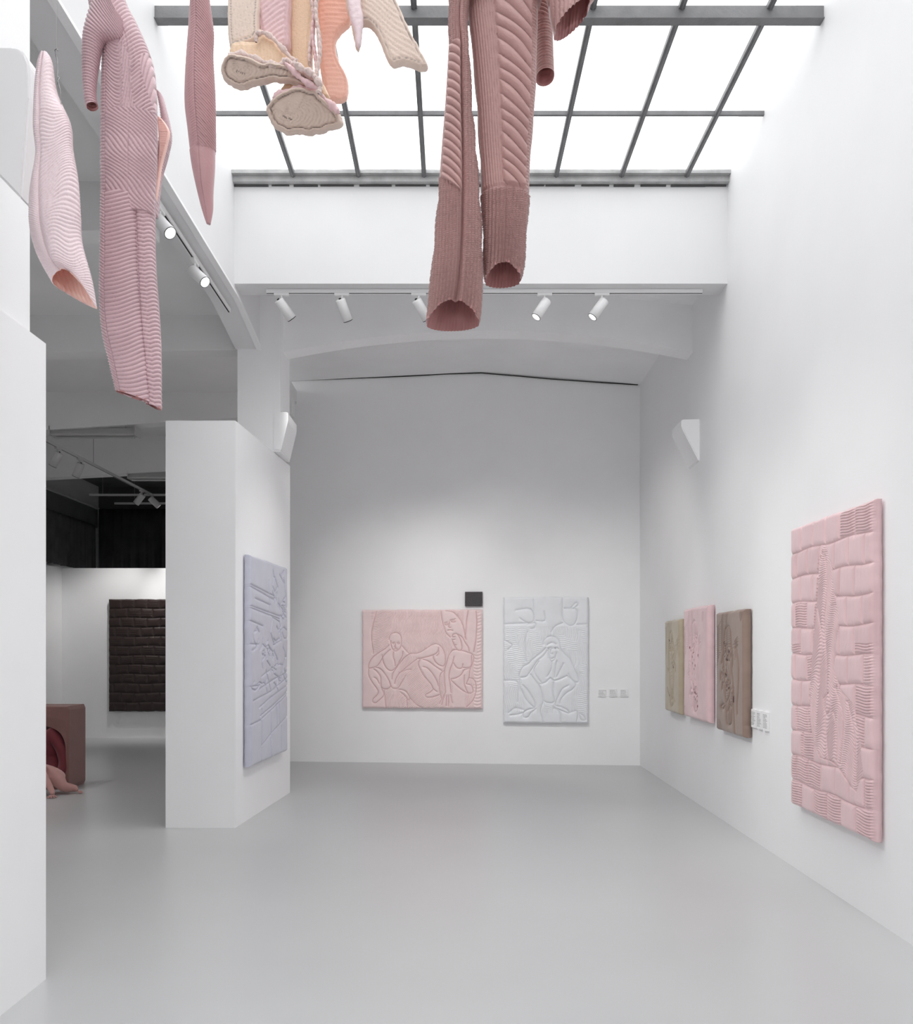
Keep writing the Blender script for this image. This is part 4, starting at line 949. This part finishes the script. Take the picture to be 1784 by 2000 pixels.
# ---- central cluster of cream / pink / orange cut pieces (distance 2.6 m)
CY = 2.6
t = thing('quilted_body_piece', P(560, -120, CY), 'cream and orange quilted body piece with two padded foot soles, top centre', 'hanging garment')
def h_diag(sl, pitch, rimd=9, sharp=.5, thr=.7):
    def f(X, Y, D):
        r_, s_ = rib((Y + sl * X + 3 * np.sin(X / 14)) / pitch, sharp); inn = D > rimd
        h = np.where(inn, .35 + .5 * r_, .9); st = np.maximum(np.where(inn, s_ * .25, 0), np.clip(1 - np.abs(D - rimd) / 1.3, 0, 1) * thr)
        h = h * np.clip(np.abs(D - rimd) / 2.5, .1, 1); return h, st
    return f
def h_sole(c, rimd):
    def f(X, Y, D):
        d = np.hypot((X - c[0]), (Y - c[1]) * 1.6); r_, s_ = rib((d + 4 * np.sin(np.arctan2(Y - c[1], X - c[0]) * 3)) / 7.5, .6); inn = D > rimd
        h = np.where(inn, .2 + .3 * r_, 1.0 + .15 * nz(X / 9, Y / 9, 1)); st = np.maximum(np.where(inn, s_ * .1, 0), np.clip(1 - np.abs(D - rimd) / 1.5, 0, 1) * (nz(X / 20, Y / 20, .6) > -.6))
        k = np.abs(X - c[0] + 2 * np.sin(Y / 2.)) < 9; st = np.maximum(st, np.where(k & (np.abs((Y - c[1]) - (X - c[0]) * .4) < 1.6) & (np.sin(X * 1.7) > -.2), 1, 0))
        return h * np.clip(np.abs(D - rimd) / 3, .1, 1), st
    return f
pillow('quilted_piece', [(618, -110), (690, -110), (684, 0), (687, 45), (672, 62), (658, 82), (660, 115), (673, 140), (681, 165), (677, 196), (652, 202), (636, 196), (628, 150), (620, 90), (616, 0)], CY + .10, .03, 7, h_diag(.12, 9, 6), .006, M['orange'], t, rim=.4)
pillow('quilted_piece', [(556, -110), (622, -110), (622, 0), (616, 60), (612, 120), (606, 170), (585, 180), (568, 150), (560, 80), (560, 0)], CY + .04, .045, 12, h_diag(-.9, 6, 9, .6, .2), .006, M['cream2'], t, rim=.8)
pillow('quilted_piece', [(498, -110), (566, -110), (570, 0), (568, 50), (566, 100), (540, 112), (515, 90), (505, 40), (500, 0)], CY + .0, .05, 10, h_diag(.6, 11, 7, .45, .2), .009, M['lilac'], t, rim=.5)
pillow('quilted_piece', [(450, -110), (512, -110), (512, 0), (509, 40), (506, 80), (480, 95), (452, 98), (446, 60), (446, 0)], CY - .02, .04, 9, h_diag(.55, 5.5, 9, .6, .9), .005, M['cream'], t, rim=.5)
# frill strips hanging inside the orange piece
for k, (xa, xb, yb_) in enumerate(((606, 612, 130), (612, 618, 150), (618, 624, 175))):
    pts = [(xa + 3 + 4 * math.sin(y / 24 + k * 2), y) for y in range(-100, yb_, 9)]
    l = [(x - 3.2, y) for x, y in pts]; r = [(x + 3.2, y) for x, y in pts]
    loft('frill', l, r, CY - .01 - .01 * k, .012, 150, 20, h_plain(.02, 'v', .4), .004, M['wad' if k != 1 else 'lilac'], t)
# foot tops
pillow('foot_panel', [(452, 92), (470, 84), (502, 84), (506, 62), (520, 66), (545, 88), (565, 112), (585, 126), (600, 140), (560, 150), (520, 140), (480, 128), (450, 116)], CY - .05, .03, 9, h_diag(-1.4, 5.5, 6, .7, .3), .005, M['cream2'], t, rim=1.2)
pillow('foot_sole', [(433, 140), (436, 122), (448, 108), (468, 108), (496, 116), (520, 124), (545, 124), (572, 132), (600, 142), (622, 156), (629, 168), (618, 176), (596, 174), (570, 166), (540, 162), (505, 168), (475, 176), (452, 170), (438, 156)],
       CY - .10, .05, 10, h_sole((475, 146), 11), .012, M['sole'], t, rim=1.3, tilt=(0, .0006), step=2.2)
pillow('foot_sole', [(521, 218), (528, 200), (545, 186), (570, 174), (600, 172), (625, 184), (645, 202), (662, 218), (671, 238), (664, 252), (645, 256), (620, 264), (585, 265), (555, 262), (535, 248)],
       CY - .08, .05, 10, h_sole((563, 233), 11), .012, M['sole'], t, rim=1.5, tilt=(0, .0006), step=2.2)
pillow('foot_panel', [(556, 168), (580, 160), (600, 150), (625, 160), (640, 178), (645, 192), (620, 190), (590, 182), (560, 190), (545, 190)], CY - .05, .035, 9, h_diag(.5, 6, 6, .7, .3), .006, M['cream2'], t, rim=1.5)
# rolled ragged wadding rims
def ragged(pts, r, Y, seed, mat=M['wad']):
    sp = smooth_line(pts, 8); bmx = bmesh.new(); rnd = random.Random(seed); prev = None; n = 12
    for i, (x, y) in enumerate(sp):
        c = P(x + rnd.uniform(-.5, .5), y + rnd.uniform(-.5, .5), Y + rnd.uniform(-.002, .002)); d = Vector(sp[min(i + 1, len(sp) - 1)]) - Vector(sp[max(i - 1, 0)]); d = Vector((d.x, 0, -d.y)).normalized()
        s_ = Vector((0, 1, 0)); u_ = d.cross(s_); ring = []; rr_ = r * (1 + .3 * math.sin(i * .55 + seed) + .12 * math.sin(i * 1.7)) * (1 if 1 < i < len(sp) - 2 else .4)
        for k in range(n):
            th = 2 * math.pi * k / n; ring.append(bmx.verts.new(c + (s_ * math.cos(th) + u_ * math.sin(th)) * rr_ * (1 + rnd.uniform(-.12, .12))))
        if prev:
            for k in range(n): bmx.faces.new((prev[k], prev[(k + 1) % n], ring[(k + 1) % n], ring[k]))
        prev = ring
    return bm_obj('wadding_edge', bmx, mat, t, smooth=True)
ragged([(446, 112), (462, 106), (480, 108), (500, 116), (522, 124), (545, 128), (560, 120), (572, 126), (590, 138), (612, 150), (627, 164)], .0085, CY - .125, 1)
ragged([(500, 82), (503, 68), (514, 64), (530, 72), (550, 92), (568, 112), (582, 124)], .0065, CY - .08, 2)
ragged([(556, 122), (575, 140), (592, 156), (612, 168), (628, 174)], .0075, CY - .14, 3, M['lilac'])
ragged([(532, 196), (548, 184), (575, 176), (602, 176), (626, 188), (646, 204), (664, 222)], .009, CY - .11, 4, M['lilac'])
ragged([(575, 124), (590, 134), (604, 140), (616, 152), (626, 168), (622, 184)], .008, CY - .15, 5)
hang(t, 560, -100, CY); hang(t, 650, -100, CY + .1)

t = thing('quilted_arm_piece', P(720, -110, CY), 'cream quilted arm shaped piece hanging beside the orange one', 'hanging garment')
pillow('quilted_piece', [(668, -100), (740, -130), (760, -30), (774, 0), (792, 42), (812, 82), (828, 112), (837, 134), (822, 138), (804, 131), (786, 128), (768, 131), (756, 118), (746, 92), (736, 70), (722, 54), (709, 52), (706, 72), (703, 96), (696, 97), (690, 70), (684, 40), (676, 8)],
       CY + .02, .035, 7, h_diag(-.75, 11, 7.5, .55, .9), .006, M['cream'], t, rim=.6)
pillow('inner_fold', [(676, -60), (700, -60), (706, 10), (710, 40), (708, 66), (705, 92), (697, 92), (692, 60), (682, 26)], CY - .02, .022, 5, h_diag(.2, 14, 4, .6, .2), .003, M['pale'], t, rim=.4)
hang(t, 715, -100, CY + .02)

# ------------------------------------------------------------------ quilted box with soft figures in the left room
M['box'] = fabric('brick_rose_quilt', srgb(134, 96, 90), srgb(90, 60, 58), .6, .2, .06, .6, .5, 60)
M['skin'] = fabric('skin_pink_jersey', srgb(196, 148, 142), None, .6, .2, .05, .3, .5, 30)
M['wine'] = fabric('wine_red_velvet', srgb(110, 34, 44), None, .7, .3, .1, .3, .5, 30)
M['skin2'] = fabric('pale_skin_jersey', srgb(226, 208, 206), None, .6, .2, .05, .3, .5, 30)
t = thing('quilted_box', (-4.6, 9.5, 0), 'brick rose quilted box with an arched hollow, half hidden by the near wall', 'soft sculpture')
bx0, bx1, by0, by1, bz = -5.15, -4.10, 9.3, 9.72, .89
bm = bmesh.new(); k = 28; cxm = -4.47; hw_ = .33
# front ring: outer rounded rectangle vs arched hole, bridged
def outer(i, n):
    a_ = 2 * math.pi * i / n; c, s = math.cos(a_), math.sin(a_); m_ = max(abs(c) / ((bx1 - bx0) / 2), abs(s) / (bz / 2)); return ((bx0 + bx1) / 2 + c / m_, bz / 2 + s / m_)
def hole(i, n):
    a_ = 2 * math.pi * i / n; c, s = math.cos(a_), math.sin(a_); return (cxm + hw_ * (abs(c) ** .8) * (1 if c > 0 else -1), .40 + (.28 if s > 0 else .38) * (abs(s) ** .8) * (1 if s > 0 else -1))
n = 96; rings = []
for f, y, off in ((outer, by1, 0), (outer, by0 + .02, 0), ('mix0', by0, .03), ('mix', by0 - .004, .5), ('mix1', by0 + .01, .97), (hole, by0 + .04, 0), (hole, by1 - .06, 0)):
    rg = []
    for i in range(n):
        if callable(f): x, z = f(i, n)
        else: a_, b_ = outer(i, n), hole(i, n); x = a_[0] + (b_[0] - a_[0]) * off; z = a_[1] + (b_[1] - a_[1]) * off
        rg.append(bm.verts.new((x, y, max(z, .0))))
    rings.append(rg)
for A_, B_ in zip(rings[:-1], rings[1:]):
    for i in range(n): bm.faces.new((A_[i], A_[(i + 1) % n], B_[(i + 1) % n], B_[i]))
bm.faces.new(rings[-1]); bm.faces.new(rings[0][::-1])
bm_obj('padded_shell', bm, M['box'], t)
def skinned(name, joints, edges, radii, mat, parent=None, sub=2):
    me = bpy.data.meshes.new(name); me.from_pydata(joints, edges, []); me.materials.append(mat)
    o = bpy.data.objects.new(name, me); COL.objects.link(o); o.modifiers.new('skin', 'SKIN')
    sl = me.skin_vertices[0].data if me.skin_vertices else None
    if sl is None:
        bm = bmesh.new(); bm.from_mesh(me); bm.verts.layers.skin.verify(); bm.to_mesh(me); bm.free(); sl = me.skin_vertices[0].data
    for i, r_ in enumerate(radii): sl[i].radius = (r_, r_) if np.isscalar(r_) else r_
    sl[0].use_root = True
    o.modifiers['skin'].use_smooth_shade = True
    sb = o.modifiers.new('sub', 'SUBSURF'); sb.levels = sub; sb.render_levels = sub
    if parent: o.parent = parent; o.matrix_parent_inverse = world_m(parent).inverted()
    return o
# crawling soft figure in front of the box: pelvis at right, arms left
pj = [(-4.13, 9.03, .22), (-4.20, 8.98, .25), (-4.29, 8.94, .27), (-4.38, 8.90, .27), (-4.47, 8.87, .30), (-4.56, 8.85, .31),   # pelvis .. head
      (-4.07, 8.99, .15), (-4.01, 8.97, .07), (-3.97, 9.03, .055), (-3.92, 9.06, .05), (-3.893, 9.04, .028),                     # near leg
      (-4.12, 9.12, .16), (-4.10, 9.13, .07), (-4.02, 9.17, .05), (-3.96, 9.20, .035),                                           # far leg
      (-4.19, 8.87, .25), (-4.12, 8.85, .15), (-4.06, 8.83, .05), (-4.04, 8.80, .026),                                           # near arm
      (-4.30, 8.99, .20), (-4.28, 9.02, .12), (-4.26, 9.0, .04), (-4.25, 8.96, .03)]                                             # far arm
pe = [(0, 1), (1, 2), (2, 3), (3, 4), (4, 5), (0, 6), (6, 7), (7, 8), (8, 9), (9, 10), (0, 11), (11, 12), (12, 13), (13, 14), (2, 15), (15, 16), (16, 17), (17, 18), (2, 19), (19, 20), (20, 21), (21, 22)]
pr = [.088, .085, .075, .06, .04, .07, .075, .055, .04, .032, .02, .07, .05, .035, .02, .042, .036, .028, .022, .042, .035, .028, .02]
o = skinned('soft_figure', pj, pe, pr, M['skin'])
tag(o, 'skin pink stuffed baby-like figure crawling on the floor before the box', 'soft sculpture')
# fingers and toes as bits of the same figure
for (c, dirs, r_) in (((-4.038, 8.785, .020), [(-.03, -.045), (-.01, -.055), (.012, -.055), (.032, -.04), (.045, -.01)], .0095), ((-3.888, 9.038, .022), [(.03, -.03), (.038, -.015), (.04, 0), (.036, .015), (.03, .028)], .009)):
    for dx, dy in dirs:
        c0 = Vector(c); bm = bmesh.new(); a_ = c0 + Vector((dx * .2, dy * .2, 0)); b_ = c0 + Vector((dx, dy, -.010))
        for kk in range(5):
            f = kk / 4; bmesh.ops.create_icosphere(bm, subdivisions=2, radius=r_ * (1 - .25 * f), matrix=Matrix.Translation(a_.lerp(b_, f) + Vector((0, 0, .006 * math.sin(f * 3.1)))))
        bm_obj('finger' if c[0] < -3.95 else 'toe', bm, M['skin'], o, smooth=True, world=True)
# wine red figure slumped in the hollow
WSH = .14
wj = [(-4.52, 9.42, .22), (-4.50, 9.40, .38), (-4.47, 9.38, .50), (-4.42, 9.36, .58), (-4.34, 9.34, .44), (-4.30, 9.32, .28), (-4.33, 9.26, .14), (-4.42, 9.30, .15), (-4.60, 9.33, .10), (-4.62, 9.36, .5), (-4.72, 9.3, .3)]
we = [(0, 1), (1, 2), (2, 3), (3, 4), (4, 5), (5, 6), (0, 7), (7, 8), (2, 9), (9, 10)]
wr = [.14, .13, .12, .115, .07, .06, .05, .08, .06, .06, .04]
tag(skinned('soft_figure', [(a_ + WSH, b_ + .02, c_) for a_, b_, c_ in wj], we, wr, M['wine']), 'wine red stuffed figure slumped inside the hollow of the box', 'soft sculpture')
lj = [(-4.43, 9.20, .47), (-4.41, 9.16, .36), (-4.42, 9.14, .22), (-4.36, 9.12, .13), (-4.32, 9.08, .11)]
# pale limb
tag(skinned('soft_limb', [(-4.47, 9.19, .50), (-4.45, 9.15, .38), (-4.45, 9.13, .28), (-4.40, 9.14, .20), (-4.33, 9.16, .18)], [(0, 1), (1, 2), (2, 3), (3, 4)], [.05, .055, .05, .05, .04], M['skin2']), 'pale stuffed limb leaning at the mouth of the box', 'soft sculpture')
